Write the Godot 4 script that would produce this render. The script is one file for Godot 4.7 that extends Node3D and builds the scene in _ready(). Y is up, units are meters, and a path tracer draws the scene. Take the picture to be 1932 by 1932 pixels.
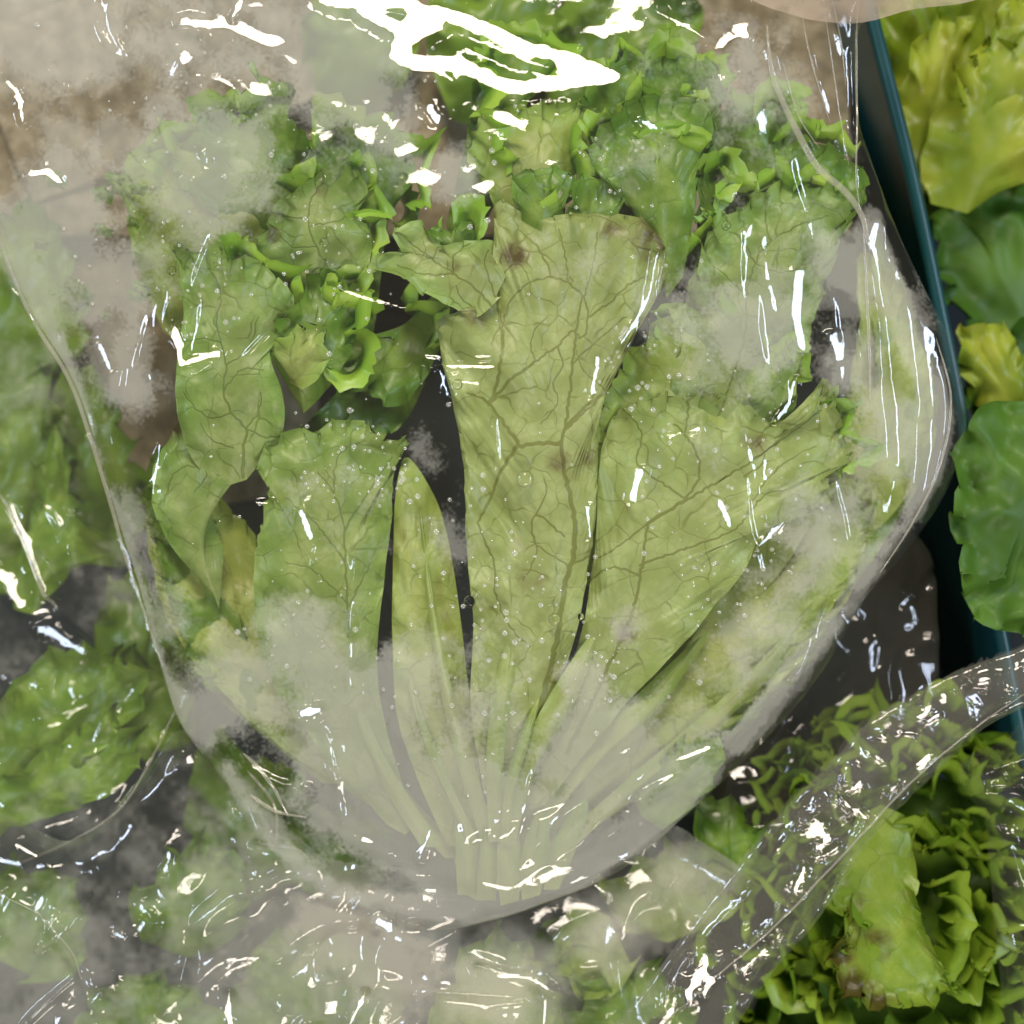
extends Node3D
# Bagged green leaf lettuces in a shop crate, seen from straight above. Metres, y up; outlines are given on the display plane
# in a 1932 x 1932 grid of 0.1656 mm and lifted to their own heights.

const S := 0.32 / 1932.0
const D := 0.55
const LAMP_AT := [Vector3(-0.1, 2.0, -2.1), Vector3(2.2, 2.1, -0.35), Vector3(-2.6, 2.1, -0.9), Vector3(0.35, 2.0, 1.9)]

var rough_noise := FastNoiseLite.new()
var soft_noise := FastNoiseLite.new()
var M := {}
var gathered := false
var drape := PackedFloat32Array()      # highest leaf point per 3 mm cell, for the film that lies on the leaves
const DN := 120
const DC := 0.003


func _ready() -> void:
	# --- camera
	var cam := Camera3D.new()
	cam.name = "camera"
	var att := CameraAttributesPhysical.new()
	att.frustum_focal_length = 41.25
	att.frustum_focus_distance = D - 0.008
	att.exposure_aperture = 2.6
	add_child(cam)
	cam.attributes = att
	cam.near = 0.02
	cam.far = 12.0
	cam.look_at_from_position(Vector3(0, D, 0), Vector3.ZERO, Vector3(0, 0, -1))
	cam.current = true
	# --- surroundings: the dim shop hall
	var env := Environment.new()
	env.background_mode = Environment.BG_COLOR
	env.background_color = Color(0.95, 0.9, 0.84)
	env.background_energy_multiplier = 0.05
	env.tonemap_mode = Environment.TONE_MAPPER_LINEAR
	env.tonemap_exposure = 0.8
	env.sdfgi_enabled = true
	env.ssao_enabled = true
	env.ssil_enabled = true
	var we := WorldEnvironment.new()
	we.name = "shop_air"
	we.environment = env
	add_child(we)
	# --- lamps: a warm ceiling panel and two cooler fluorescent fittings
	ceiling_lamp("ceiling_panel_lamp", 0, Vector2(1.0, 0.5), Color(1.0, 0.945, 0.875), 8.0, "warm white ceiling panel lamp beyond the lettuce tips", "lamp")
	ceiling_lamp("ceiling_tube_lamp", 1, Vector2(0.36, 1.2), Color(0.84, 0.9, 1.0), 5.5, "cool white tube lamp beyond the green lettuce compartment", "lamp")
	ceiling_lamp("ceiling_tube_lamp", 2, Vector2(0.28, 1.2), Color(0.84, 0.9, 1.0), 5.5, "cool white tube lamp beyond the brown cardboard side", "lamp")

	ceiling_lamp("ceiling_panel_lamp", 3, Vector2(1.0, 0.4), Color(1.0, 0.945, 0.875), 4.0, "warm white ceiling panel lamp on the side of the stem butt", "lamp")

	rough_noise.seed = 11
	rough_noise.frequency = 60.0
	rough_noise.fractal_octaves = 3
	soft_noise.seed = 5
	soft_noise.frequency = 18.0
	soft_noise.fractal_octaves = 2
	drape.resize(DN * DN)
	drape.fill(-1.0)
	make_materials()
	build_crate()
	build_main_lettuce()
	build_neighbours()
	build_films()


# ---------------------------------------------------------------- small helpers
func w3(px: float, py: float, h: float) -> Vector3:
	var k := S * (D - h) / D
	return Vector3((px - 966.0) * k, h, (py - 966.0) * k)


func plan(text: String, h: float) -> PackedVector2Array:
	var out := PackedVector2Array()
	for pair in text.split(" ", false):
		var c := pair.split(",")
		var px := c[0].to_float()
		var py := c[1].to_float()
		if gathered:   # leaves of one head all narrow towards its butt
			px = lerpf(px, 950.0 + (px - 950.0) * 0.58, smoothstep(1330.0, 1640.0, py))
		var p := w3(px, py, h)
		out.append(Vector2(p.x, p.z))
	return out


func rounded(p: PackedVector2Array, step: float, closed := false) -> PackedVector2Array:
	var c := Curve2D.new()
	var n := p.size()
	for i in n:
		var a := p[(i - 1 + n) % n] if closed or i > 0 else p[i]
		var b := p[(i + 1) % n] if closed or i < n - 1 else p[i]
		var t := (b - a) / 6.0
		c.add_point(p[i], -t, t)
	if closed:
		var t0 := (p[1] - p[n - 1]) / 6.0
		c.add_point(p[0], -t0, t0)
	c.bake_interval = step * 0.5
	var length := c.get_baked_length()
	var count := maxi(3, int(length / step))
	var out := PackedVector2Array()
	for i in count + 1:
		out.append(c.sample_baked(length * i / count, true))
	return out


func put(called: String, mesh: Mesh, m: Material, parent: Node) -> MeshInstance3D:
	var o := MeshInstance3D.new()
	o.name = called
	o.mesh = mesh
	o.material_override = m
	parent.add_child(o, true)
	if parent == self:
		number(o, called)
	return o


var taken := {}
func number(o: Node, called: String) -> void:
	var k: int = taken.get(called, 0)
	taken[called] = k + 1
	o.name = called if k == 0 else "%s_%03d" % [called, k]


func thing(called: String, label: String, category: String, at := Vector3.ZERO, group := "") -> Node3D:
	var o := Node3D.new()
	add_child(o)
	number(o, called)
	o.position = at
	tag(o, label, category, group)
	return o


func tag(o: Node, label: String, category: String, group := "") -> void:
	o.set_meta("label", label)
	o.set_meta("category", category)
	if group:
		o.set_meta("group", group)


func ceiling_lamp(called: String, which: int, size: Vector2, color: Color, energy: float, label: String, category: String) -> void:
	var t := thing(called, label, category, LAMP_AT[which])
	var aim := -LAMP_AT[which] as Vector3
	t.look_at_from_position(LAMP_AT[which], Vector3.ZERO, Vector3(0, 0, -1))
	var housing := BoxMesh.new()
	housing.size = Vector3(size.x + 0.04, size.y + 0.04, 0.05)
	var hm := StandardMaterial3D.new()
	hm.albedo_color = Color(0.8, 0.8, 0.8)
	var o := put("housing", housing, hm, t)
	o.position = Vector3(0, 0, 0.035)
	var face := BoxMesh.new()
	face.size = Vector3(size.x, size.y, 0.006)
	var fm := StandardMaterial3D.new()
	fm.albedo_color = Color(0.9, 0.9, 0.9)
	fm.emission_enabled = true
	fm.emission = color
	fm.emission_energy_multiplier = 1.0
	o = put("diffuser_lamp", face, fm, t)
	o.position = Vector3(0, 0, 0.006)
	var l := AreaLight3D.new()
	l.name = "area_light"
	l.area_size = size
	l.light_color = color
	l.light_energy = energy
	l.area_range = 8.0
	l.area_attenuation = 2.0
	l.shadow_enabled = true
	t.add_child(l)


# ---------------------------------------------------------------- materials
func leaf_material(name_: String, tex: Array, tint: Color, rough: float) -> StandardMaterial3D:
	var m := StandardMaterial3D.new()
	m.resource_name = name_
	m.albedo_color = tint
	m.albedo_texture = tex[0]
	m.roughness = rough
	m.metallic_specular = 0.45
	m.vertex_color_use_as_albedo = true
	m.heightmap_enabled = true
	m.heightmap_texture = tex[1]
	m.heightmap_scale = 0.045
	m.backlight_enabled = true
	m.backlight = Color(0.45, 0.48, 0.2)
	m.cull_mode = BaseMaterial3D.CULL_DISABLED
	m.texture_repeat = true
	return m


func film_material(name_: String, veil: float, rough: float, bump: float, seed_: int) -> StandardMaterial3D:
	var m := StandardMaterial3D.new()
	m.resource_name = name_
	m.transparency = BaseMaterial3D.TRANSPARENCY_ALPHA
	m.albedo_color = Color(0.8, 0.78, 0.7, veil)
	m.roughness = rough
	m.metallic_specular = 0.62
	m.cull_mode = BaseMaterial3D.CULL_DISABLED
	if bump > 0.0:
		var n := FastNoiseLite.new()
		n.seed = seed_
		n.frequency = 0.016
		n.fractal_octaves = 4
		n.fractal_gain = 0.45
		n.domain_warp_enabled = true
		n.domain_warp_amplitude = 30.0
		var t := NoiseTexture2D.new()
		t.width = 1024
		t.height = 1024
		t.noise = n
		t.seamless = true
		m.heightmap_enabled = true
		m.heightmap_texture = t
		m.heightmap_scale = bump
		m.uv1_triplanar = true
		m.uv1_scale = Vector3(9, 9, 9)
	return m


func make_materials() -> void:
	M.film = film_material("clear_film", 0.028, 0.06, 0.007, 3)
	M.film_dull = film_material("creased_film", 0.05, 0.08, 0.012, 8)
	M.film_tube = film_material("twisted_film", 0.1, 0.06, 0.012, 21)
	M.fold = film_material("doubled_film", 0.24, 0.12, 0.0, 0)
	var drop := StandardMaterial3D.new()
	drop.resource_name = "water"
	drop.albedo_color = Color(1, 1, 1, 0.0)
	drop.transparency = BaseMaterial3D.TRANSPARENCY_ALPHA
	drop.roughness = 0.02
	drop.refraction_enabled = true
	drop.refraction_scale = 0.033
	M.water = drop
	M.bead = film_material("water_bead", 0.2, 0.03, 0.0, 0)
	M.bead.albedo_color = Color(0.92, 0.92, 0.88, 0.2)
	M.pale = leaf_material("pale_leaf", vein_texture([], 0.16, 41, Color(0.69, 0.73, 0.42), Color(0.60, 0.66, 0.32), Color(0.42, 0.48, 0.18), 640, []), Color.WHITE, 0.42)
	M.green = leaf_material("green_leaf", vein_texture([], 0.16, 57, Color(0.53, 0.63, 0.28), Color(0.40, 0.52, 0.18), Color(0.35, 0.45, 0.13), 640, []), Color.WHITE, 0.38)
	M.soft = leaf_material("yellow_leaf", soft_texture(Color(0.74, 0.77, 0.33), Color(0.56, 0.65, 0.22)), Color.WHITE, 0.4)
	M.soft_green = leaf_material("deep_green_leaf", soft_texture(Color(0.57, 0.66, 0.27), Color(0.42, 0.54, 0.17)), Color.WHITE, 0.35)
	M.frill = leaf_material("frill_leaf", soft_texture(Color(0.72, 0.82, 0.34), Color(0.55, 0.71, 0.22)), Color.WHITE, 0.36)
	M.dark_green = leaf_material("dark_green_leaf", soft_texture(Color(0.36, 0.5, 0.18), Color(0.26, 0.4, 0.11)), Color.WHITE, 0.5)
	M.rib = leaf_material("leaf_rib", rib_texture(), Color.WHITE, 0.4)


func stamp_line(a: PackedFloat32Array, n: int, p: PackedVector2Array, width0: float, width1: float, strength: float) -> void:
	var total := p.size()
	for i in total - 1:
		var steps := maxi(1, int(p[i].distance_to(p[i + 1]) * 1.5))
		for s in steps:
			var c := p[i].lerp(p[i + 1], float(s) / steps)
			var r := lerpf(width0, width1, (i + float(s) / steps) / total)
			var reach := int(ceil(r + 1.0))
			var cx := int(c.x)
			var cy := int(c.y)
			for y in range(maxi(0, cy - reach), mini(n, cy + reach + 1)):
				for x in range(maxi(0, cx - reach), mini(n, cx + reach + 1)):
					var d := Vector2(x, y).distance_to(c)
					var v := strength * clampf(r + 0.7 - d, 0.0, 1.0)
					if v > a[y * n + x]:
						a[y * n + x] = v


# strokes: [PackedVector2Array in 0..1 texture space, width in mm at its start, at its end]; spots: [Vector2, radius, strength]
func vein_texture(strokes: Array, extent: float, seed_: int, light: Color, deep: Color, vein: Color, n: int, spots: Array) -> Array:
	var lines := PackedFloat32Array()
	lines.resize(n * n)
	var per_mm := n / (extent * 1000.0)
	for s in strokes:
		var p := PackedVector2Array()
		for q in s[0] as PackedVector2Array:
			p.append(q * n)
		stamp_line(lines, n, p, s[1] * per_mm * 0.36, s[2] * per_mm * 0.34, 0.62)
	var brown := PackedFloat32Array()
	brown.resize(n * n)
	for s in spots:
		var c: Vector2 = s[0] * n
		var r: float = s[1] / extent * n
		for y in range(maxi(0, int(c.y - r)), mini(n, int(c.y + r))):
			for x in range(maxi(0, int(c.x - r)), mini(n, int(c.x + r))):
				var d := Vector2(x, y).distance_to(c) / r
				brown[y * n + x] = maxf(brown[y * n + x], 0.7 * float(s[2]) * (1.0 - smoothstep(0.2, 1.0, d)))
	var cell := FastNoiseLite.new()
	cell.noise_type = FastNoiseLite.TYPE_CELLULAR
	cell.cellular_return_type = FastNoiseLite.RETURN_DISTANCE2_SUB
	cell.seed = seed_
	cell.fractal_type = FastNoiseLite.FRACTAL_NONE
	cell.cellular_jitter = 0.9
	cell.frequency = 1.0 / (11.0 * per_mm)
	var fine := FastNoiseLite.new()
	fine.noise_type = FastNoiseLite.TYPE_CELLULAR
	fine.cellular_return_type = FastNoiseLite.RETURN_DISTANCE2_SUB
	fine.seed = seed_ + 1
	fine.fractal_type = FastNoiseLite.FRACTAL_NONE
	fine.frequency = 1.0 / (4.0 * per_mm)
	var warp := FastNoiseLite.new()
	warp.seed = seed_ + 2
	warp.frequency = 1.0 / (9.0 * per_mm)
	warp.fractal_octaves = 2
	var mottle := FastNoiseLite.new()
	mottle.seed = seed_ + 3
	mottle.frequency = 1.0 / (14.0 * per_mm)
	mottle.fractal_octaves = 5
	var rgb := PackedByteArray()
	rgb.resize(n * n * 3)
	var relief := PackedByteArray()
	relief.resize(n * n)
	var w := 1.5 * per_mm
	var mud := Color(0.3, 0.24, 0.11)
	for y in n:
		for x in n:
			var a := warp.get_noise_2d(x, y)
			var b := warp.get_noise_2d(x + 531.0, y - 977.0)
			var c1 := cell.get_noise_2d(x + a * w, y + b * w) + 1.0
			var c2 := fine.get_noise_2d(x + b * w * 0.6, y + a * w * 0.6) + 1.0
			var m := mottle.get_noise_2d(x, y)
			var l1 := 1.0 - smoothstep(0.0, 0.06 + 0.04 * a, c1)
			var l2 := (1.0 - smoothstep(0.0, 0.16, c2)) * 0.3 * clampf(0.6 + 2.0 * m, 0.0, 1.0)
			var k := y * n + x
			var v := maxf(lines[k], maxf(l1 * clampf(0.38 + 0.5 * b, 0.1, 0.55), l2 * 0.5))
			var col := deep.lerp(light, clampf(0.5 + 1.5 * m + 0.22 * (c1 - 0.4), 0.0, 1.0)).lerp(vein, v)
			var sp := brown[k]
			if sp > 0.0:
				col = col.lerp(mud, clampf(sp * (0.75 + 2.4 * m + 0.8 * l2 + 0.5 * v), 0.0, 0.9))
			rgb[k * 3] = int(clampf(col.r, 0, 1) * 255.0)
			rgb[k * 3 + 1] = int(clampf(col.g, 0, 1) * 255.0)
			rgb[k * 3 + 2] = int(clampf(col.b, 0, 1) * 255.0)
			relief[k] = int(clampf(0.45 + 0.28 * minf(c1, 1.0) + 0.1 * minf(c2, 1.0) + 0.25 * m - 0.4 * v, 0.0, 1.0) * 255.0)
	return [ImageTexture.create_from_image(Image.create_from_data(n, n, false, Image.FORMAT_RGB8, rgb)), ImageTexture.create_from_image(Image.create_from_data(n, n, false, Image.FORMAT_L8, relief))]


func soft_texture(light: Color, deep: Color) -> Array:
	var n := 256
	var rgb := PackedByteArray()
	var relief := PackedByteArray()
	var noise := FastNoiseLite.new()
	noise.seed = 95
	noise.frequency = 0.018
	noise.fractal_octaves = 4
	for y in n:
		for x in n:
			var v := noise.get_noise_2d(x, y)
			var col := deep.lerp(light, clampf(0.5 + 1.6 * v, 0, 1))
			rgb.append(int(col.r * 255))
			rgb.append(int(col.g * 255))
			rgb.append(int(col.b * 255))
			relief.append(int(clampf(0.5 + v, 0, 1) * 255))
	return [ImageTexture.create_from_image(Image.create_from_data(n, n, false, Image.FORMAT_RGB8, rgb)), ImageTexture.create_from_image(Image.create_from_data(n, n, false, Image.FORMAT_L8, relief))]


func rib_texture() -> Array:
	var n := 256
	var rgb := PackedByteArray()
	var relief := PackedByteArray()
	var noise := FastNoiseLite.new()
	noise.seed = 90
	noise.frequency = 0.02
	noise.fractal_octaves = 4
	for y in n:
		for x in n:
			var v := noise.get_noise_2d(x * 3.0, y * 0.5)
			var u := noise.get_noise_2d(x * 1.2 + 300.0, y * 1.2)
			var col := Color(0.7, 0.74, 0.46).lerp(Color(0.58, 0.66, 0.3), clampf(0.4 + 1.3 * v + 0.8 * u, 0, 1))
			rgb.append(int(col.r * 255))
			rgb.append(int(col.g * 255))
			rgb.append(int(col.b * 255))
			relief.append(int(clampf(0.5 + v, 0, 1) * 255))
	return [ImageTexture.create_from_image(Image.create_from_data(n, n, false, Image.FORMAT_RGB8, rgb)), ImageTexture.create_from_image(Image.create_from_data(n, n, false, Image.FORMAT_L8, relief))]


# ---------------------------------------------------------------- a leaf: a sheet between its spine and its outline, frilled and toothed at the margin
func leaf_mesh(edge_in: PackedVector2Array, spine_in: PackedVector2Array, h0: float, h1: float, o: Dictionary) -> ArrayMesh:
	var step: float = o.get("step", 0.0013)
	var edge := rounded(edge_in, step)
	var spine := rounded(spine_in, 0.004)
	var n := edge.size()
	var seed_: float = o.get("seed", 1.0) * 7.31
	var frill: float = o.get("frill", 0.012)
	var amp: float = o.get("amp", 0.004)
	var lam: float = o.get("lam", 0.011)
	var beta: float = o.get("beta", 1.1)
	var tooth: float = o.get("tooth", 0.0016)
	var droop: float = o.get("droop", 0.006)
	var arch: float = o.get("arch", 0.004)
	var lumpy: float = o.get("lumpy", 0.002)
	var meander: float = o.get("meander", 1.0)
	var from: float = o.get("from", 0.2)
	var uv0: Vector2 = o.get("uv0", Vector2.ZERO)
	var extent: float = o.get("extent", 0.16)
	var inner: Color = o.get("inner", Color(0.95, 0.97, 0.9))
	var outer: Color = o.get("outer", Color(0.75, 0.95, 0.6))
	var nin := 8
	var nout := 9 if frill > 0.0 else 0
	var rings := nin + nout + 1
	var pos := PackedVector3Array()
	var uv := PackedVector2Array()
	var tint := PackedColorArray()
	pos.resize(n * rings)
	uv.resize(n * rings)
	tint.resize(n * rings)
	var phase := 0.0
	var last := edge[0]
	var reach := 0.001
	for i in n:
		reach = maxf(reach, edge[i].distance_to(spine[int((1.0 - absf(2.0 * i / (n - 1.0) - 1.0)) * 0.9 * (spine.size() - 1))]))
	for i in n:
		var sg := i / (n - 1.0)
		var t := (1.0 - absf(2.0 * sg - 1.0)) * 0.9
		var ft := t * (spine.size() - 1)
		var fi := mini(int(ft), spine.size() - 2)
		var foot := spine[fi].lerp(spine[fi + 1], ft - fi)
		var e := edge[i]
		phase += e.distance_to(last) / lam * TAU * (1.0 + 0.5 * soft_noise.get_noise_2d(e.x * 3.0 + seed_, e.y * 3.0))
		last = e
		var run := e - foot
		var length := maxf(run.length(), 1e-5)
		var out := run / length
		var along := (edge[mini(i + 1, n - 1)] - edge[maxi(i - 1, 0)]).normalized()
		var fw := smoothstep(from, from + 0.25, t)
		var fl := minf(frill, length * 0.6) * maxf(fw, 0.05)
		var a1 := amp * fw * (0.75 + 1.1 * soft_noise.get_noise_2d(e.x * 2.0 + seed_, e.y * 2.0 + 9.0))
		var tw := fposmod(phase / TAU * lam / 0.0042 + soft_noise.get_noise_2d(e.x * 5.0, e.y * 5.0 + seed_), 1.0)
		var bite := tooth * fw * ((tw * 1.25 if tw < 0.8 else (1.0 - tw) * 5.0) - 0.5) * (1.0 + 0.9 * rough_noise.get_noise_2d(e.x * 2.0, e.y * 2.0 + seed_))
		var bt := beta * (0.85 + 0.7 * soft_noise.get_noise_2d(e.x * 1.6 - seed_, e.y * 1.6))
		if absf(bt) < 0.05:
			bt = 0.05
		var hs := lerpf(h0, h1, t / 0.9) + arch * sin(PI * t / 0.9)
		for j in rings:
			var r := (length - fl) * j / nin
			var up := 0.0
			var p := foot
			var side := Vector2.ZERO
			if j <= nin:
				p = foot + out * r
			else:
				var q := float(j - nin) / nout
				r = length - fl
				var ang := bt * q
				var arm := fl + bite if j == rings - 1 else fl
				p = foot + out * (r + sin(ang) * arm * 1.0 / bt)
				up = (1.0 - cos(ang)) * arm / bt
				var lift := a1 * pow(q, 1.2) * (sin(phase) + 0.22 * sin(phase * 1.7 + seed_))
				side = out * (-sin(ang)) * lift + along * (lam * 0.16 * q * fw * meander * sin(phase * 2.0))
				up += cos(ang) * lift
				r = length - fl + fl * q
			var rr := r / reach
			var wave := lumpy * (soft_noise.get_noise_2d(p.x * 2.4 + seed_, p.y * 2.4) * minf(1.0, rr * 2.5) + 0.35 * rough_noise.get_noise_2d(p.x + seed_, p.y) * minf(1.0, rr * 3.0))
			var k := i * rings + j
			uv[k] = (foot + out * r - uv0) / extent + Vector2(0.5, 0.5)
			pos[k] = Vector3(p.x + side.x, hs - droop * rr * rr + wave + up, p.y + side.y)
			var f := clampf(smoothstep(0.15, 1.0, r / length) + 0.35 * soft_noise.get_noise_2d(p.x * 3.0 + 4.0, p.y * 3.0 + seed_), 0.0, 1.0) * smoothstep(0.0, 0.35, t + 0.05)
			tint[k] = inner.lerp(outer, f)
	var index := PackedInt32Array()
	index.resize((n - 1) * (rings - 1) * 6)
	var at := 0
	for i in n - 1:
		for j in rings - 1:
			var k := i * rings + j
			index[at] = k
			index[at + 1] = k + 1
			index[at + 2] = k + rings
			index[at + 3] = k + 1
			index[at + 4] = k + rings + 1
			index[at + 5] = k + rings
			at += 6
	if o.get("drape", false):
		drape_over(pos)
	var arrays := []
	arrays.resize(Mesh.ARRAY_MAX)
	arrays[Mesh.ARRAY_VERTEX] = pos
	arrays[Mesh.ARRAY_TEX_UV] = uv
	arrays[Mesh.ARRAY_COLOR] = tint
	arrays[Mesh.ARRAY_INDEX] = index
	var st := SurfaceTool.new()
	st.create_from_arrays(arrays)
	st.generate_normals()
	return st.commit()


# a curled margin: a strip that stands up from the path and meanders ever more towards its toothed rim
func ruffle(parent: Node, path_text: String, h: float, high: float, m: Material, o := {}) -> void:
	var path := rounded(plan(path_text, (h + high * 0.7) * 0.01), o.get("step", 0.0007))
	var seed_: float = o.get("seed", 1.0) * 5.17
	var amp: float = o.get("amp", 0.0042)
	var lam: float = o.get("lam", 0.0125)
	var lean: float = o.get("lean", 0.35)
	var tooth: float = o.get("tooth", 0.0022)
	var inner: Color = o.get("inner", Color(0.8, 0.92, 0.65))
	var outer: Color = o.get("outer", Color(0.85, 0.97, 0.62))
	var n := path.size()
	var nq := 11
	var pos := PackedVector3Array()
	var uv := PackedVector2Array()
	var tint := PackedColorArray()
	var phase := seed_
	var run := 0.0
	for i in n:
		var s := i / (n - 1.0)
		var c := path[i]
		var t := (path[mini(i + 1, n - 1)] - path[maxi(i - 1, 0)]).normalized()
		var nn := Vector2(t.y, -t.x)
		var step := c.distance_to(path[maxi(i - 1, 0)])
		run += step
		phase += step / lam * TAU * (1.0 + 0.9 * soft_noise.get_noise_2d(c.x * 3.0 + seed_, c.y * 3.0))
		var ends := pow(sin(PI * clampf(s, 0.02, 0.98)), 0.35)
		var a := amp * ends * (0.85 + 0.9 * soft_noise.get_noise_2d(c.x * 2.5 - seed_, c.y * 2.5))
		var tall := high * 0.01 * (0.55 + 0.45 * ends) * (1.0 + 0.5 * soft_noise.get_noise_2d(c.x * 2.0 + 7.0, c.y * 2.0 + seed_))
		var tw := fposmod(run / 0.0034 + 1.5 * soft_noise.get_noise_2d(c.x * 6.0, c.y * 6.0 + seed_), 1.0)
		var bite := tooth * ((tw * 1.25 if tw < 0.8 else (1.0 - tw) * 5.0) - 0.4) * (1.0 + 0.9 * rough_noise.get_noise_2d(c.x * 2.0, c.y * 2.0))
		for j in nq:
			var q := j / (nq - 1.0)
			var sw := 0.4 + 0.6 * q
			var flare := smoothstep(0.72, 1.0, q)
			var off := nn * (lean * tall * q * q + a * sw * (sin(phase) + 0.18 * sin(phase * 2.3 + 1.0)) + a * 0.12 * q * q * sin(phase * 3.7 + seed_) + 0.0014 * flare + (bite * 1.1 if j == nq - 1 else 0.0))
			off += t * (lam * 0.17 * sw * ends * sin(phase * 2.0))
			var y := h * 0.01 + tall * (q - 0.13 * flare) + (0.4 * bite if j == nq - 1 else 0.0) + 0.0012 * q * sin(phase * 0.7 + seed_)
			pos.append(Vector3(c.x + off.x, y, c.y + off.y))
			uv.append(Vector2(run, q * tall) / 0.16)
			tint.append(inner.lerp(outer, q))
	var index := PackedInt32Array()
	for i in n - 1:
		for j in nq - 1:
			var k := i * nq + j
			index.append_array(PackedInt32Array([k, k + 1, k + nq, k + 1, k + nq + 1, k + nq]))
	if o.get("drape", false):
		drape_over(pos)
	var arrays := []
	arrays.resize(Mesh.ARRAY_MAX)
	arrays[Mesh.ARRAY_VERTEX] = pos
	arrays[Mesh.ARRAY_TEX_UV] = uv
	arrays[Mesh.ARRAY_COLOR] = tint
	arrays[Mesh.ARRAY_INDEX] = index
	var st := SurfaceTool.new()
	st.create_from_arrays(arrays)
	st.generate_normals()
	put("leaf_frill", st.commit(), m, parent)


func drape_over(pos: PackedVector3Array) -> void:
	for p in pos:
		var cx := int(p.x / DC + DN * 0.5)
		var cz := int(p.z / DC + DN * 0.5)
		if cx >= 0 and cz >= 0 and cx < DN and cz < DN:
			drape[cz * DN + cx] = maxf(drape[cz * DN + cx], p.y)


func leaf(parent: Node, outline: String, spine: String, h0: float, h1: float, m: Material, o: Dictionary, called := "leaf") -> MeshInstance3D:
	var h := (h0 + h1) * 0.005
	var e := plan(outline, h)
	if not o.has("uv0"):
		o.uv0 = e[0]
	return put(called, leaf_mesh(e, plan(spine, h), h0 * 0.01, h1 * 0.01, o), m, parent)


# a leaf with its own traced veins
func veined_leaf(parent: Node, outline: String, spine: String, h0: float, h1: float, veins: Array, spots: Array, colors: Array, seed_: int, o: Dictionary, res := 900) -> void:
	var h := (h0 + h1) * 0.005
	var e := plan(outline, h)
	var box := Rect2(e[0], Vector2.ZERO)
	for p in e:
		box = box.expand(p)
	var extent := maxf(box.size.x, box.size.y) * 1.12
	o.uv0 = box.get_center()
	o.extent = extent
	var strokes := []
	for v in veins:
		var p := rounded(plan(v[0], h), 0.0012)
		for i in p.size():
			var jig := Vector2(rough_noise.get_noise_2d(p[i].x * 6.0, p[i].y * 6.0), rough_noise.get_noise_2d(p[i].x * 6.0 + 7.0, p[i].y * 6.0 + 3.0)) * 0.0007
			p[i] = (p[i] + jig - o.uv0) / extent + Vector2(0.5, 0.5)
		strokes.append([p, v[1], v[2]])
	var marks := []
	for s in spots:
		var c := w3(s[0], s[1], h)
		marks.append([(Vector2(c.x, c.z) - o.uv0) / extent + Vector2(0.5, 0.5), s[2] * S, s[3]])
	var m := leaf_material("veined_leaf", vein_texture(strokes, extent, seed_, colors[0], colors[1], colors[2], res, marks), Color.WHITE, 0.4)
	m.texture_repeat = false
	put("leaf", leaf_mesh(e, plan(spine, h), h0 * 0.01, h1 * 0.01, o), m, parent)


# ---------------------------------------------------------------- crate and floor
func slab(x0: float, z0: float, x1: float, z1: float, y0: float, y1: float) -> BoxMesh:
	var b := BoxMesh.new()
	b.size = Vector3(x1 - x0, y1 - y0, z1 - z0)
	return b


func build_crate() -> void:
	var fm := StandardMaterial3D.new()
	fm.albedo_color = Color(0.06, 0.13, 0.13)  # floor kept this dark so gaps between leaves read as deep shade
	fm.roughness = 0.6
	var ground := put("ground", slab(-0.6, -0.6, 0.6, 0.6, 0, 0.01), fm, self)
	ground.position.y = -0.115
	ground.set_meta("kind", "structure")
	# brown cardboard side behind the head of the bag
	var cm := StandardMaterial3D.new()
	cm.albedo_color = Color(0.7, 0.65, 0.53)
	cm.roughness = 0.85
	var n := FastNoiseLite.new()
	n.seed = 77
	n.frequency = 0.03
	n.fractal_octaves = 5
	var ramp := Gradient.new()
	ramp.set_color(0, Color(0.62, 0.6, 0.55))
	ramp.set_color(1, Color(1, 1, 1))
	var t := NoiseTexture2D.new()
	t.noise = n
	t.color_ramp = ramp
	t.seamless = true
	cm.albedo_texture = t
	cm.uv1_triplanar = true
	cm.uv1_scale = Vector3(7, 7, 7)
	var card := thing("cardboard_liner", "pale brown cardboard liner under the clear film beyond the lettuce tips", "cardboard", Vector3(-0.04, -0.066, -0.145))
	var sheet := put("sheet", slab(-0.16, -0.05, 0.155, 0.05, 0, 0.004), cm, card)
	sheet.rotation.x = -0.12
	var flap := put("flap", slab(-0.06, -0.03, 0.06, 0.03, 0, 0.003), cm, card)
	flap.position = Vector3(-0.08, 0.012, -0.01)
	flap.rotation = Vector3(0.1, 0.35, 0.05)
	var side := put("added_haze_flap", slab(-0.05, -0.075, 0.05, 0.075, 0, 0.003), cm, card)  # added card piece; its beige stands in for haze on this side
	side.position = Vector3(-0.085, -0.004, 0.07)
	side.rotation = Vector3(0.0, 0.16, -0.06)
	# the teal crate wall: a rounded rail swept along its run
	var tm := StandardMaterial3D.new()
	tm.albedo_color = Color(0.08, 0.27, 0.28)
	tm.roughness = 0.35
	var wall := thing("crate_divider", "dark teal plastic crate wall between the bag and the loose lettuces", "crate wall")
	var run := rounded(plan("1600,-160 1652,60 1712,300 1768,560 1812,780 1862,1060 1905,1280 1945,1500", -0.026), 0.004)
	put("wall_panel", sweep_wall(run, 0.0022, -0.11, -0.027), tm, wall)
	put("rail", sweep_tube(run, -0.026, 0.0024), tm, wall)


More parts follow.
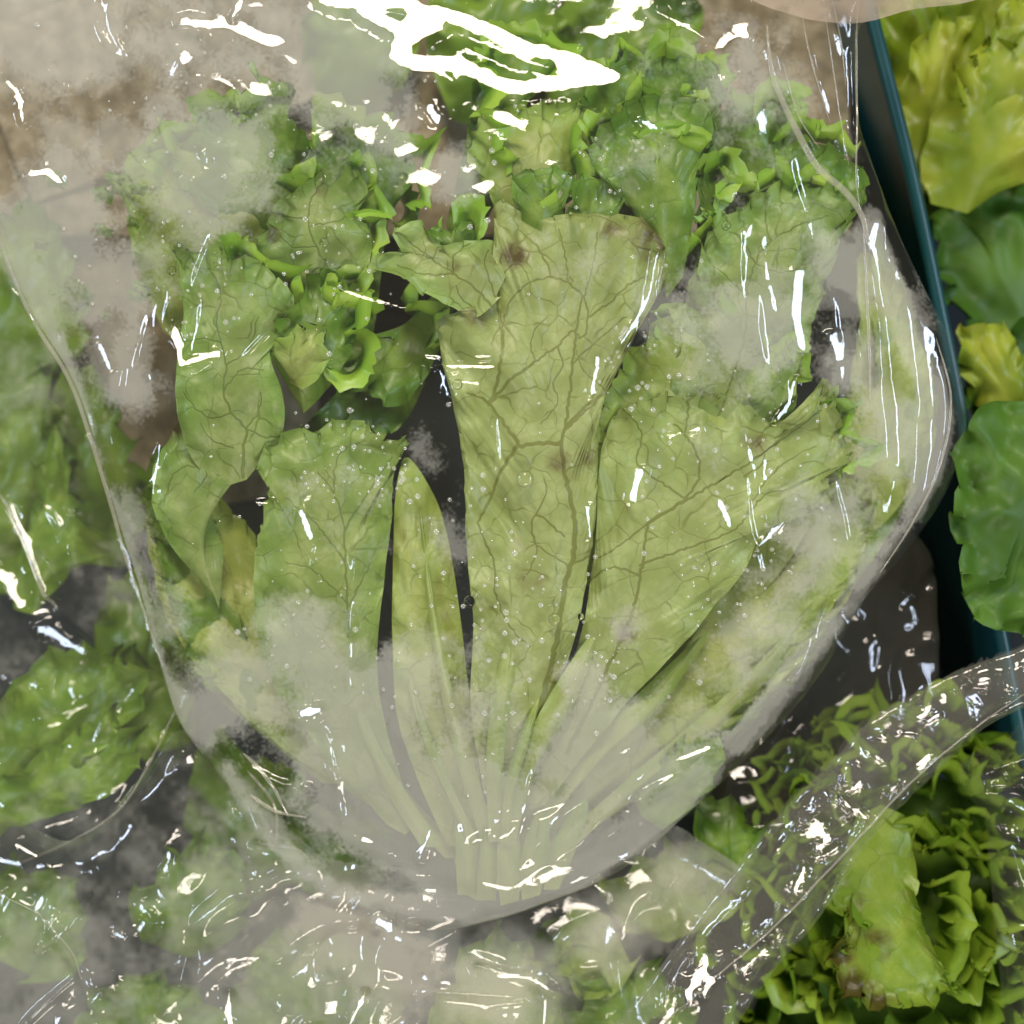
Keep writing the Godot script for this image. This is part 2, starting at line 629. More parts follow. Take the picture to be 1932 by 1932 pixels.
func sweep_wall(run: PackedVector2Array, half: float, low: float, high: float) -> ArrayMesh:
	var st := SurfaceTool.new()
	st.begin(Mesh.PRIMITIVE_TRIANGLES)
	st.set_smooth_group(-1)
	for i in run.size() - 1:
		var c := []
		for k in 2:
			var p := run[i + k]
			var d := (run[mini(i + k + 1, run.size() - 1)] - run[maxi(i + k - 1, 0)]).normalized().orthogonal() * half
			c.append([Vector3(p.x - d.x, low, p.y - d.y), Vector3(p.x - d.x, high, p.y - d.y), Vector3(p.x + d.x, high, p.y + d.y), Vector3(p.x + d.x, low, p.y + d.y)])
		for e in 4:
			var a: Vector3 = c[0][e]
			var b: Vector3 = c[0][(e + 1) % 4]
			var a2: Vector3 = c[1][e]
			var b2: Vector3 = c[1][(e + 1) % 4]
			for v in [a, b, a2, b, b2, a2]:
				st.add_vertex(v)
	st.generate_normals()
	return st.commit()


func sweep_tube(run: PackedVector2Array, h: float, r: float) -> ArrayMesh:
	var path := PackedVector3Array()
	for p in run:
		path.append(Vector3(p.x, h, p.y))
	return tube3(path, r, r, 10, 1.0)


func tube3(path: PackedVector3Array, r0: float, r1: float, sides: int, flat: float, taper := 0.0) -> ArrayMesh:
	var pos := PackedVector3Array()
	var nor := PackedVector3Array()
	var index := PackedInt32Array()
	var n := path.size()
	for i in n:
		var d := (path[mini(i + 1, n - 1)] - path[maxi(i - 1, 0)]).normalized()
		var side := d.cross(Vector3.UP).normalized()
		var up := side.cross(d)
		var s := i / (n - 1.0)
		var r := lerpf(r0, r1, s) * pow(maxf(sin(PI * clampf(s, 0.004, 0.996)), 0.001), taper)
		for k in sides:
			var a := TAU * k / sides
			var v := side * cos(a) + up * sin(a) * flat
			pos.append(path[i] + v * r)
			nor.append((side * cos(a) * flat + up * sin(a)).normalized())
	for i in n - 1:
		for k in sides:
			var a := i * sides + k
			var b := i * sides + (k + 1) % sides
			index.append_array(PackedInt32Array([a, b, a + sides, b, b + sides, a + sides]))
	var arrays := []
	arrays.resize(Mesh.ARRAY_MAX)
	arrays[Mesh.ARRAY_VERTEX] = pos
	arrays[Mesh.ARRAY_NORMAL] = nor
	arrays[Mesh.ARRAY_INDEX] = index
	var m := ArrayMesh.new()
	m.add_surface_from_arrays(Mesh.PRIMITIVE_TRIANGLES, arrays)
	return m


# ---------------------------------------------------------------- the lettuce in the bag
func build_main_lettuce() -> void:
	var t := thing("lettuce_head", "green leaf lettuce head with pale veined leaves fanned out inside the clear bag", "lettuce")
	gathered = true
	var pale := [Color(0.67, 0.72, 0.46), Color(0.59, 0.64, 0.37), Color(0.40, 0.42, 0.15)]
	var fresh := [Color(0.61, 0.67, 0.40), Color(0.50, 0.58, 0.29), Color(0.35, 0.41, 0.14)]
	var band := {"drape": true, "frill": 0.009, "amp": 0.0018, "lam": 0.012, "beta": 0.9, "tooth": 0.0028, "seed": 5.0, "step": 0.0011, "lumpy": 0.0045}
	# upper band of frilled tips, from the far tips inward
	leaf(t, "560,520 420,420 330,330 370,240 440,190 520,150 560,170 560,230 620,300 640,420 600,520", "590,560 500,330 470,230", -1.6, -0.6, M.green, band.duplicate())
	leaf(t, "300,620 250,480 230,330 290,260 380,230 470,270 560,330 600,420 540,560 440,640", "400,700 400,450 370,320", -1.9, -0.9, M.pale, with(band, {"seed": 6.0, "amp": 0.002}))
	leaf(t, "640,640 560,480 560,330 600,260 680,230 760,250 790,310 780,350 740,400 720,520 700,640", "670,700 670,450 690,300", -1.2, -0.5, M.green, with(band, {"seed": 7.5, "amp": 0.002, "beta": 0.9}))
	leaf(t, "840,420 880,260 900,120 970,70 1030,80 1050,130 1010,170 990,230 960,330 900,440", "860,470 930,250 970,130", -1.6, -0.6, M.green, with(band, {"seed": 9.0, "amp": 0.002}))
	leaf(t, "960,480 920,360 880,300 905,230 960,205 1050,195 1120,200 1140,240 1110,300 1080,330 1040,420", "990,520 1000,360 1030,240", -0.9, -0.3, M.pale, with(band, {"seed": 10.0, "amp": 0.002, "beta": 0.8}))
	leaf(t, "1180,560 1150,420 1100,300 1090,180 1150,120 1240,100 1330,120 1370,170 1350,230 1330,330 1280,430 1240,560", "1210,600 1220,380 1240,180", -1.4, -0.4, M.green, with(band, {"seed": 12.0, "amp": 0.002, "lam": 0.012, "beta": 0.9}))
	leaf(t, "1240,520 1190,400 1110,310 1130,240 1190,190 1260,180 1330,190 1345,250 1320,310 1310,400 1290,520", "1260,560 1240,400 1240,260", -0.2, 0.5, M.green, with(band, {"seed": 14.0, "amp": 0.002, "lam": 0.014, "beta": 0.9, "frill": 0.009}))
	leaf(t, "1250,760 1300,560 1310,400 1330,250 1390,190 1460,200 1500,250 1600,290 1640,350 1600,430 1500,560 1400,760", "1320,800 1420,500 1470,300", -1.3, -0.7, M.green, with(band, {"seed": 15.0, "amp": 0.002}))
	# curled tips between the fans
	leaf(t, "1000,470 975,400 960,350 990,325 1050,315 1090,330 1070,380 1060,450", "1030,500 1020,420 1030,350", -0.2, 0.4, M.green, with(band, {"seed": 17.0, "amp": 0.002, "lam": 0.014, "beta": 0.9, "frill": 0.009}))
	leaf(t, "1090,480 1070,410 1085,350 1120,335 1170,330 1185,360 1170,400 1140,470", "1115,500 1120,420 1130,360", -0.3, 0.3, M.green, with(band, {"seed": 18.0, "amp": 0.002, "lam": 0.014, "beta": 0.9, "frill": 0.009}))
	# right hand broad leaves
	veined_leaf(t, "1230,900 1270,700 1290,560 1320,480 1340,430 1400,380 1460,345 1520,350 1580,355 1600,390 1575,480 1540,600 1480,750 1400,900", "1300,960 1400,640 1480,440", -0.7, 0.1,
		[["1350,800 1400,640 1405,560 1420,500 1450,460 1500,430 1560,410", 1.0, 0.5], ["1420,500 1390,450 1360,430", 0.7, 0.4], ["1450,460 1440,410 1450,370", 0.6, 0.4], ["1405,560 1360,520 1340,500", 0.6, 0.3], ["1420,500 1470,520 1520,500 1550,490", 0.6, 0.3]],
		[[1320, 560, 60, 0.5]], fresh, 120, with(band, {"seed": 20.0, "amp": 0.002, "frill": 0.009, "beta": 0.9}), 640)
	leaf(t, "1090,1100 1100,900 1130,760 1190,650 1270,580 1360,600 1420,640 1480,640 1500,720 1480,850 1380,1050", "1250,1150 1300,850 1360,680", -0.8, -0.2, M.pale, with(band, {"seed": 22.0, "amp": 0.002, "frill": 0.009, "beta": 0.9}))
	leaf(t, "1500,1180 1600,1000 1640,800 1640,600 1650,430 1685,500 1725,600 1755,690 1765,800 1730,920 1650,1050 1580,1150", "1540,1200 1680,850 1690,560", -2.6, -2.3, M.green, with(band, {"seed": 23.0, "amp": 0.002, "inner": Color(0.95, 1, 0.8), "outer": Color(0.85, 1.0, 0.6)}))
	leaf(t, "1060,1560 1200,1400 1360,1250 1480,1140 1580,1090 1600,1130 1520,1250 1410,1370 1300,1470 1180,1570", "1080,1590 1330,1360 1560,1160", -2.8, -2.5, M.green, with(band, {"seed": 24.0, "amp": 0.002, "outer": Color(0.85, 1.0, 0.6)}))
	veined_leaf(t, "990,1500 1080,1250 1120,1050 1130,880 1160,780 1230,750 1300,742 1380,748 1430,775 1480,810 1540,770 1565,710 1590,790 1618,855 1575,890 1560,930 1578,955 1500,962 1440,1010 1400,1080 1310,1190 1180,1330 1060,1520", "1020,1530 1190,1150 1330,930 1480,860", -0.2, 0.25,
		[["1080,1420 1180,1180 1205,1085 1215,1020 1222,985 1260,962 1290,940 1316,900 1312,860 1290,820 1270,800", 1.7, 0.8], ["1222,985 1300,940 1400,880 1500,810 1550,770", 1.2, 0.5], ["1205,1065 1290,1035 1370,1005 1400,980 1440,935 1480,925", 1.1, 0.5], ["1400,980 1420,940 1470,880 1540,840", 0.7, 0.4], ["1290,820 1300,770 1310,720", 0.8, 0.5], ["1290,940 1230,900 1200,870 1210,820 1170,760 1150,730", 0.8, 0.5], ["1205,1085 1150,1070 1100,1110 1070,1150", 0.9, 0.5], ["1400,900 1440,870 1430,830", 0.6, 0.3], ["1222,985 1150,1040 1100,1060", 0.8, 0.5]],
		[[1180, 1190, 30, 0.8], [1420, 830, 40, 0.4]], pale, 210, with(band, {"seed": 26.0, "amp": 0.002, "frill": 0.007, "lam": 0.012, "beta": 0.9, "from": 0.45, "inner": Color(0.97, 0.98, 0.92), "outer": Color(0.88, 0.98, 0.74)}), 900)
	# left hand leaves
	leaf(t, "520,1480 400,1300 330,1150 290,1000 275,900 310,840 360,860 420,1000 470,1200 560,1420", "560,1480 420,1150 350,930", -2.0, -1.5, M.green, with(band, {"seed": 28.0, "amp": 0.002, "outer": Color(0.8, 0.9, 0.6)}))
	veined_leaf(t, "400,1120 330,1040 292,960 288,900 305,850 350,790 420,780 480,830 470,880 420,900 380,935 420,1040", "410,1150 370,950 400,830", -0.9, -0.3,
		[["430,900 390,885 360,880 330,900 310,950", 0.9, 0.5], ["390,885 395,900 370,930", 0.7, 0.4]], [[395, 905, 18, 0.8], [330, 800, 40, 0.9]], fresh, 230, with(band, {"seed": 29.0, "amp": 0.001, "frill": 0.004, "tooth": 0.0005}), 500)
	veined_leaf(t, "400,908 362,868 335,780 335,700 345,600 338,520 328,455 370,470 425,462 440,490 470,480 510,500 555,560 545,620 510,660 535,740 535,810 500,860 462,905", "430,915 440,760 420,560", -0.1, 0.45,
		[["455,900 460,840 465,810 440,780 425,740 430,690 420,650", 1.1, 0.7], ["465,810 505,825 530,820", 0.9, 0.5], ["440,780 400,790 370,770 350,740", 0.8, 0.4], ["425,740 460,700 500,700", 0.7, 0.4], ["420,650 380,640 350,650", 0.7, 0.4], ["430,690 470,660 490,600", 0.7, 0.4], ["420,650 410,600 420,560 400,510", 0.6, 0.4], ["465,810 490,770 495,740", 0.7, 0.4], ["440,845 400,830 380,800", 0.6, 0.3]],
		[[440, 740, 14, 0.6]], fresh, 250, with(band, {"seed": 31.0, "amp": 0.002, "frill": 0.009, "lam": 0.013, "beta": 0.9, "from": 0.5}), 640)
	leaf(t, "560,760 520,690 500,640 540,600 570,560 590,510 640,520 680,590 670,650 640,700 600,750", "570,780 570,680 610,590", -0.5, 0.2, M.green, with(band, {"seed": 33.0, "amp": 0.002, "lam": 0.013, "beta": 0.9, "frill": 0.009, "from": 0.2}))
	leaf(t, "540,700 510,660 520,640 555,630 575,615 615,620 620,670 600,715 570,735", "545,720 560,680 580,640", 0.0, 0.5, M.pale, with(band, {"seed": 34.0, "amp": 0.002, "lam": 0.012, "beta": 0.9, "frill": 0.009}))
	veined_leaf(t, "600,560 520,520 485,480 500,430 530,380 580,350 600,330 640,310 690,335 700,360 680,400 700,440 700,480 690,520 650,540", "620,560 590,460 610,370", -0.6, 0.1,
		[["640,540 600,470 585,420 590,380 610,350", 0.9, 0.5], ["600,470 560,470 530,450", 0.6, 0.4], ["585,420 550,410 530,400", 0.6, 0.3], ["590,430 640,420 680,390", 0.6, 0.3]], [[520, 440, 26, 0.8], [610, 360, 22, 0.5]], fresh, 270, with(band, {"seed": 36.0, "amp": 0.002, "frill": 0.009, "beta": 0.9, "from": 0.3}), 500)
	# drooping toothed leaf between the fans: its margin points down the picture
	leaf(t, "840,560 800,640 640,640 648,690 660,735 700,742 730,762 780,748 815,690 835,640 860,570", "830,540 780,600 720,690", -1.4, -0.9, M.green, with(band, {"seed": 38.0, "amp": 0.001, "frill": 0.005, "tooth": 0.0035, "beta": 0.3, "outer": Color(0.7, 0.9, 0.5)}))
	leaf(t, "740,620 620,760 560,820 580,850 640,850 700,830 760,800 800,720", "740,640 680,740 650,820", -1.8, -1.5, M.green, with(band, {"seed": 39.0, "amp": 0.001, "frill": 0.005, "tooth": 0.003, "beta": 0.3, "outer": Color(0.6, 0.8, 0.4)}))
	veined_leaf(t, "610,1560 520,1300 480,1100 500,960 510,915 488,880 520,835 560,805 600,812 640,790 690,800 740,825 775,830 745,880 740,980 725,1100 715,1300 690,1560", "650,1580 620,1200 630,900", -0.7, 0.1,
		[["660,1200 650,1000 630,930 600,890", 1.0, 0.5], ["650,1000 700,920 740,860", 0.8, 0.4], ["655,1060 590,980 540,940", 0.8, 0.4], ["630,930 640,860 690,830", 0.7, 0.4], ["660,1140 600,1080 540,1060", 0.7, 0.4], ["660,1140 700,1060 715,1020", 0.6, 0.3]], [], fresh, 290, with(band, {"seed": 41.0, "amp": 0.002, "frill": 0.006, "tooth": 0.003, "beta": 0.6, "from": 0.5, "inner": Color(1, 1, 0.95), "outer": Color(0.85, 0.98, 0.66)}), 700)
	# the broad outer leaf in the middle
	veined_leaf(t, "900,1500 888,1330 893,1180 884,1080 877,980 874,880 858,780 840,710 828,650 824,600 860,590 900,575 925,520 932,440 937,380 1000,400 1070,402 1150,398 1205,408 1238,440 1258,485 1255,525 1235,570 1205,620 1180,670 1150,730 1130,800 1128,900 1115,1040 1080,1220 1010,1400 960,1510", "930,1530 1030,1150 1050,830 1050,520", 0.35, 0.75,
		[["1000,1420 1045,1230 1066,1100 1080,1050 1083,980 1070,920 1060,870 1057,836", 2.6, 1.7], ["1057,836 1064,808 1072,760 1078,690 1090,600 1098,560", 1.4, 0.8], ["1064,808 1110,762 1145,738 1172,690 1185,660", 1.4, 0.8], ["1064,812 1120,760 1160,705 1185,650", 1.0, 0.6],
		["1057,836 1010,838 978,842", 1.8, 1.7], ["978,842 958,866 940,900 920,950 900,985", 1.7, 0.8], ["978,842 960,812 922,762 905,752 880,742", 1.6, 0.7], ["922,762 938,720 948,655 944,605 938,570 943,520 946,480", 1.5, 0.8], ["922,765 960,722 1010,684 1050,655 1080,622", 1.3, 0.8],
		["944,620 960,575 998,535 1040,523 1072,535 1100,562 1109,598 1096,640 1080,622", 0.8, 0.7], ["1109,598 1150,570 1185,540 1222,522", 0.9, 0.5], ["1040,523 1022,480 1000,450 976,430", 0.8, 0.4], ["1072,535 1066,480 1052,430", 0.7, 0.4], ["1100,562 1118,500 1126,440", 0.7, 0.4], ["1050,655 1060,690 1042,725 1052,760 1020,800", 0.8, 0.4], ["1010,684 1000,650 1012,620 1030,600", 0.6, 0.4], ["1062,1010 1030,985 1010,970 1002,1000 1012,1035 1000,1070 985,1095", 0.9, 0.5], ["1083,1060 1130,1040 1180,1000", 0.9, 0.5], ["1010,970 1030,930 1025,900", 0.7, 0.4], ["1078,1070 1045,1050 1000,1020", 0.7, 0.4], ["900,985 930,1060 935,1120 960,1180 1000,1220", 0.8, 0.5], ["943,520 980,500 1000,540", 0.6, 0.3], ["1145,738 1100,700 1085,660", 0.6, 0.3], ["1078,690 1130,640 1180,600", 0.7, 0.4]],
		[[1235, 455, 60, 1.0], [1160, 425, 55, 0.5], [970, 480, 40, 0.75], [900, 590, 50, 0.45], [1050, 870, 34, 0.45], [1110, 860, 26, 0.7], [1000, 1090, 40, 0.35]], pale, 300, with(band, {"seed": 44.0, "amp": 0.0012, "frill": 0.004, "tooth": 0.0004, "beta": -0.9, "droop": 0.003, "lumpy": 0.006, "inner": Color(0.98, 0.98, 0.94), "outer": Color(0.93, 0.97, 0.83)}), 1100)
	# the lobe folded over its shoulder
	veined_leaf(t, "945,560 900,600 860,585 800,560 740,520 700,505 697,485 730,475 755,472 742,440 785,418 810,440 840,462 880,455 925,450 950,470 955,520", "935,560 850,510 780,470", 0.85, 0.9,
		[["930,580 890,540 855,520 815,490 770,455", 1.0, 0.5], ["855,520 800,520 750,500", 0.8, 0.4], ["855,520 860,480 890,460", 0.7, 0.4], ["815,490 830,465", 0.6, 0.4], ["900,590 870,560 860,540", 0.6, 0.4], ["935,560 915,500 920,470", 0.7, 0.4]],
		[[858, 506, 16, 0.9], [930, 480, 30, 0.8]], pale, 320, with(band, {"seed": 46.0, "amp": 0.002, "frill": 0.006, "lam": 0.016, "tooth": 0.001, "beta": 0.9, "from": 0.2, "lumpy": 0.004}), 500)
	leaf(t, "850,480 815,450 820,425 850,440 870,420 890,425 900,460", "860,490 850,460 855,430", 0.6, 0.8, M.green, with(band, {"seed": 47.0, "amp": 0.002, "frill": 0.005, "beta": 0.9}))
	# pale ribs that run down into the heart
	var rib := {"drape": true, "frill": 0.0, "droop": 0.006, "arch": 0.004, "lumpy": 0.001, "inner": Color(1, 1, 1), "outer": Color(0.8, 0.92, 0.62), "extent": 0.24}
	var fill := {"drape": true, "frill": 0.008, "amp": 0.002, "tooth": 0.001, "beta": 0.6, "droop": 0.004, "lumpy": 0.004, "inner": Color(1, 1, 0.96), "outer": Color(0.88, 0.98, 0.74)}
	for f in [["700,1580 500,1400 350,1220 290,1080 275,930 330,880 420,940 520,1060 630,1280 760,1580", "730,1580 500,1250 360,1010", -1.9, -1.5, 201.0], ["960,1600 1080,1300 1250,1080 1420,980 1600,900 1650,960 1600,1100 1420,1300 1180,1560", "1060,1590 1300,1250 1540,1030", -1.7, -1.5, 202.0], ["770,1600 752,1380 742,1220 741,1100 744,980 752,900 766,862 800,900 836,980 862,1110 885,1300 905,1600", "835,1600 800,1330 762,950", -0.7, -0.4, 203.0],
		["1080,1580 1180,1420 1330,1260 1470,1150 1600,1060 1610,1110 1500,1250 1360,1400 1200,1570", "1130,1580 1320,1340 1530,1130", -2.2, -2.0, 204.0], ["1430,1000 1560,820 1610,640 1620,480 1690,540 1745,690 1750,830 1690,960 1560,1080", "1490,1040 1660,820 1660,620", -2.4, -2.1, 205.0]]:
		leaf(t, f[0], f[1], f[2], f[3], M.pale, with(fill, {"seed": f[4], "frill": 0.0 if f[4] == 203.0 else 0.008}))
	for r in [["880,1590 850,1420 822,1250 800,1080 792,960 812,1080 842,1250 880,1400 930,1590", "905,1590 845,1310 797,1000", -0.3, -0.1], ["905,1590 915,1420 938,1270 986,1120 968,1290 952,1420 950,1590", "927,1590 935,1400 980,1150", 0.3, 0.6],
		["935,1600 985,1420 1055,1280 1140,1170 1085,1320 1020,1450 985,1600", "960,1600 1025,1390 1130,1190", 0.2, 0.5], ["690,1600 668,1450 650,1300 648,1160 672,1290 705,1430 760,1600", "725,1600 680,1390 650,1190", -0.6, -0.3], ["970,1620 1090,1440 1200,1310 1340,1190 1245,1330 1130,1460 1050,1620", "1010,1620 1150,1430 1320,1210", -0.8, -0.5],
		["760,1620 640,1450 540,1300 470,1150 580,1310 690,1450 840,1620", "800,1620 620,1410 490,1180", -1.2, -1.0], ["1060,1620 1250,1440 1400,1280 1560,1110 1440,1290 1290,1460 1140,1620", "1100,1620 1320,1390 1540,1140", -1.5, -1.3], ["860,1700 880,1590 905,1520 930,1590 925,1700", "893,1700 896,1620 905,1550", -0.4, -0.2], ["940,1710 930,1600 960,1500 1000,1590 1000,1700", "970,1705 965,1610 965,1540", -0.2, -0.1], ["1010,1700 1010,1600 1050,1520 1090,1580 1070,1690", "1040,1695 1045,1610 1050,1550", -0.5, -0.3], ["1080,1680 1100,1590 1150,1510 1180,1540 1130,1680", "1105,1680 1130,1600 1155,1540", -0.8, -0.6], ["800,1690 800,1600 830,1510 870,1580 860,1700", "830,1690 832,1610 835,1550", -0.7, -0.5], ["845,1600 800,1450 770,1300 760,1150 785,1300 820,1440 880,1600", "860,1600 795,1400 765,1190", -0.4, -0.2], ["940,1590 955,1480 985,1380 1030,1280 1000,1400 975,1500 970,1590", "955,1590 975,1460 1022,1300", 0.5, 0.7]]:
		leaf(t, r[0], r[1], r[2], r[3], M.rib, rib.duplicate(), "leaf_rib")
	var nth := 0.0
	for f in [["425,520 440,490 475,500 515,515 545,560 560,600", -0.5, 1.0, 0], ["575,520 600,570 645,590 675,640 650,690 600,650 570,690", -0.9, 1.3, 0], ["590,500 620,530 660,545 690,600", -1.0, 1.2, 0], ["600,335 640,315 690,335 700,375 672,405 700,445 692,495", -0.8, 1.1, 0], ["370,250 430,205 495,190 545,160", -1.0, 1.1, 0], ["300,330 350,260 420,240 480,250", -1.4, 1.0, 0], ["585,275 645,240 715,262 780,300 790,345 760,380", -0.9, 1.2, 0],
		["890,110 902,170 906,225 925,290 948,335", -0.9, 1.2, 0], ["900,140 950,85 1010,75 1045,110 1020,165", -1.2, 1.1, 0], ["1095,150 1165,122 1245,112 1325,122 1365,168", -1.0, 1.2, 0], ["1115,270 1165,225 1230,205 1300,212 1345,190", -0.7, 1.3, 0], ["1165,245 1195,290 1240,300 1268,262 1310,300 1335,250", -0.5, 1.2, 0], ["980,345 1005,392 1050,400 1085,362", -0.4, 1.0, 0], ["1120,352 1145,390 1185,372", -0.4, 0.9, 0],
		["1375,205 1420,212 1462,198 1485,245 1545,255 1620,290", -1.2, 1.1, 0], ["1330,430 1375,375 1440,348 1505,345 1590,362", -0.6, 0.9, 0], ["1300,510 1310,455 1345,430 1370,400", -0.7, 0.9, 0], ["1250,640 1290,585 1360,605 1425,642 1490,630", -0.9, 1.0, 0], ["1420,700 1470,690 1500,650 1490,720", -0.9, 1.0, 0], ["1560,740 1585,790 1620,855 1575,895", -0.3, 0.6, 1], ["1330,330 1370,300 1350,380 1310,400", -1.0, 1.1, 0], ["1050,240 1090,300 1060,330 1010,320", -0.8, 0.9, 1], ["700,420 730,370 760,390 745,440", -1.6, 1.2, 0], ["330,470 350,500 340,560", -1.0, 0.8, 0], ["510,330 560,380 600,360", -1.3, 1.1, 0], ["820,430 845,450 880,430 900,455", 0.3, 0.6, 0], ["750,560 790,600 820,660", -1.6, 1.1, 0]]:
		nth += 1.0
		ruffle(t, f[0], f[1], f[2], M.frill, {"seed": nth, "drape": true, "lean": 0.34, "amp": 0.0055, "lam": 0.0145, "step": 0.0006, "inner": Color(0.85, 0.95, 0.7), "outer": Color(0.85, 0.95, 0.7)})
	var bits := RandomNumberGenerator.new()
	bits.seed = 77
	for q in 12:
		var x := bits.randf_range(60.0, 270.0)
		var y := bits.randf_range(250.0, 650.0)
		var w := bits.randf_range(8.0, 22.0)
		leaf(t, "%d,%d %d,%d %d,%d %d,%d %d,%d" % [x - w, y, x - w * 0.7, y - w, x, y - w * 1.2, x + w, y - w * 0.4, x + w * 0.6, y + w * 0.3], "%d,%d %d,%d" % [x, y, x, y - w], -0.5, -0.3, M.green, {"drape": true, "frill": 0.002, "amp": 0.001, "tooth": 0.001, "from": 0.0, "droop": 0.001, "arch": 0.001, "seed": 300.0 + q, "lumpy": 0.001, "step": 0.0006}, "leaf_scrap")
	# the butt of the head
	var butt := SphereMesh.new()
	butt.radius = 0.5
	butt.height = 1.0
	butt.radial_segments = 40
	butt.rings = 20
	var bm := StandardMaterial3D.new()
	bm.albedo_color = Color(0.8, 0.76, 0.58)
	bm.roughness = 0.5
	var b := put("stem_butt", butt, bm, t)
	b.position = w3(960, 1610, -0.016)
	b.scale = Vector3(0.036, 0.016, 0.024)
	for k in 9:
		drape[int(b.position.z / DC + DN * 0.5 + (k / 3 - 1) * 2) * DN + int(b.position.x / DC + DN * 0.5 + (k % 3 - 1) * 3)] = -0.004
	gathered = false
	var torn := {"drape": true, "frill": 0.007, "amp": 0.002, "lam": 0.009, "beta": 0.9, "seed": 50.0, "inner": Color(0.95, 1, 0.7), "outer": Color(0.9, 1.0, 0.6)}
	leaf(t, "1200,1510 1230,1450 1300,1380 1370,1400 1350,1470 1300,1530 1250,1570", "1210,1540 1270,1470 1330,1420", -1.4, -1.0, M.green, torn.duplicate())


func with(base: Dictionary, more: Dictionary) -> Dictionary:
	var d := base.duplicate()
	d.merge(more, true)
	return d


# ---------------------------------------------------------------- other lettuces
func build_neighbours() -> void:
	var far := {"frill": 0.014, "amp": 0.006, "lam": 0.016, "beta": 1.4, "step": 0.002, "lumpy": 0.006, "seed": 61.0}
	var yellow := {"inner": Color(0.72, 0.74, 0.5), "outer": Color(0.62, 0.7, 0.34)}
	var t := thing("loose_lettuce", "yellow green loose lettuce with crinkled leaves past the teal crate wall at its upper end", "lettuce", Vector3.ZERO, "loose lettuces past the crate wall")
	for l in [["1720,420 1660,250 1640,60 1700,-60 1850,-80 2000,-40 2040,150 1960,330 1850,420", "1790,450 1800,200 1830,20", -5.5, -4.2, 62.0], ["1760,380 1740,300 1780,160 1860,80 1960,60 2040,150 2020,300 1900,350", "1830,400 1860,250 1920,130", -3.6, -3.0, 63.0],
		["1700,340 1690,200 1720,60 1800,20 1860,60 1850,180 1800,280", "1740,360 1760,200 1790,80", -4.2, -3.6, 64.0], ["1800,250 1830,120 1900,-20 2000,-40 2040,60 1960,160 1880,260", "1830,270 1900,120 1960,20", -3.2, -2.8, 66.0]]:
		leaf(t, l[0], l[1], l[2], l[3], M.soft, with(with(far, yellow), {"seed": l[4]}))
	t = thing("loose_lettuce", "dark green loose lettuce with a broad rounded leaf hanging over the crate wall", "lettuce", Vector3.ZERO, "loose lettuces past the crate wall")
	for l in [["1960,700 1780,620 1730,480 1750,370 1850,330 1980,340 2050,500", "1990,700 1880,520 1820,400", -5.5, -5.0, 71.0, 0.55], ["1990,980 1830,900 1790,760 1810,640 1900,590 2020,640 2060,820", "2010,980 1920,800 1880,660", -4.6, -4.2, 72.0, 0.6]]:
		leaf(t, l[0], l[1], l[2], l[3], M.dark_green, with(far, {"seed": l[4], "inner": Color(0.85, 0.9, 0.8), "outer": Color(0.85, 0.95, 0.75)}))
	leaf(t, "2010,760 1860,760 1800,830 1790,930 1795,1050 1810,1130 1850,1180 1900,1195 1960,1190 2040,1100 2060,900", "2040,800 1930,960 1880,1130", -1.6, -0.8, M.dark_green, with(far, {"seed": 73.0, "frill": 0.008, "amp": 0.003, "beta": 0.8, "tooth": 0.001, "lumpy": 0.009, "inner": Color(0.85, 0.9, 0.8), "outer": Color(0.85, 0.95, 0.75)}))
	t = thing("loose_lettuce", "pale yellow leaf tip of lettuce showing beside the bag's widest bulge", "lettuce", Vector3.ZERO, "loose lettuces past the crate wall")
	leaf(t, "1900,800 1820,740 1790,650 1810,605 1870,600 1910,630 1940,720 1960,800", "1930,800 1870,710 1840,640", -3.6, -3.2, M.soft, with(with(far, yellow), {"seed": 75.0, "amp": 0.003}))
	leaf(t, "1990,870 1850,860 1820,800 1860,760 1930,750 2010,780", "2000,830 1920,810 1860,810", -3.8, -3.4, M.soft, with(with(far, yellow), {"seed": 76.0, "amp": 0.004}))

	# frilled head at the lower corner: a rosette of ruffled leaves standing up
	t = thing("frilly_lettuce", "bright green tightly frilled lettuce with one browned leaf beneath the twisted film", "lettuce")
	var curly := {"frill": 0.022, "amp": 0.0058, "lam": 0.012, "beta": 1.4, "step": 0.0009, "lumpy": 0.003, "tooth": 0.0018, "droop": 0.0, "from": 0.05, "arch": 0.0, "inner": Color(0.8, 0.95, 0.5), "outer": Color(0.85, 1.0, 0.55)}
	var rosette := RandomNumberGenerator.new()
	rosette.seed = 404
	for k in 96:
		var ring := 50.0 + 350.0 * sqrt((k + 0.5) / 96.0)
		var a := rosette.randf() * TAU
		var span := rosette.randf_range(0.8, 1.5) * clampf(190.0 / ring, 0.6, 2.0)
		var c := Vector2(1735, 1745) + Vector2(rosette.randf_range(-30, 30), rosette.randf_range(-30, 30))
		var text := ""
		for q in 6:
			var b := a + span * (q / 5.0 - 0.5)
			var p := c + Vector2(cos(b), sin(b)) * ring * rosette.randf_range(0.9, 1.1)
			text += "%d,%d " % [p.x, p.y]
		var top := -0.7 - 2.2 * ring / 400.0 + rosette.randf_range(-0.4, 0.4)
		ruffle(t, text, top - 2.0, 2.0, M.soft_green, {"seed": 80.0 + k, "amp": 0.0054, "lam": rosette.randf_range(0.012, 0.017), "lean": rosette.randf_range(0.0, 0.3), "inner": Color(0.92, 1.0, 0.6), "outer": Color(0.95, 1.0, 0.62), "tooth": 0.0014, "step": 0.0008})
	var browned := [Color(0.6, 0.64, 0.33), Color(0.5, 0.57, 0.22), Color(0.42, 0.5, 0.14)]
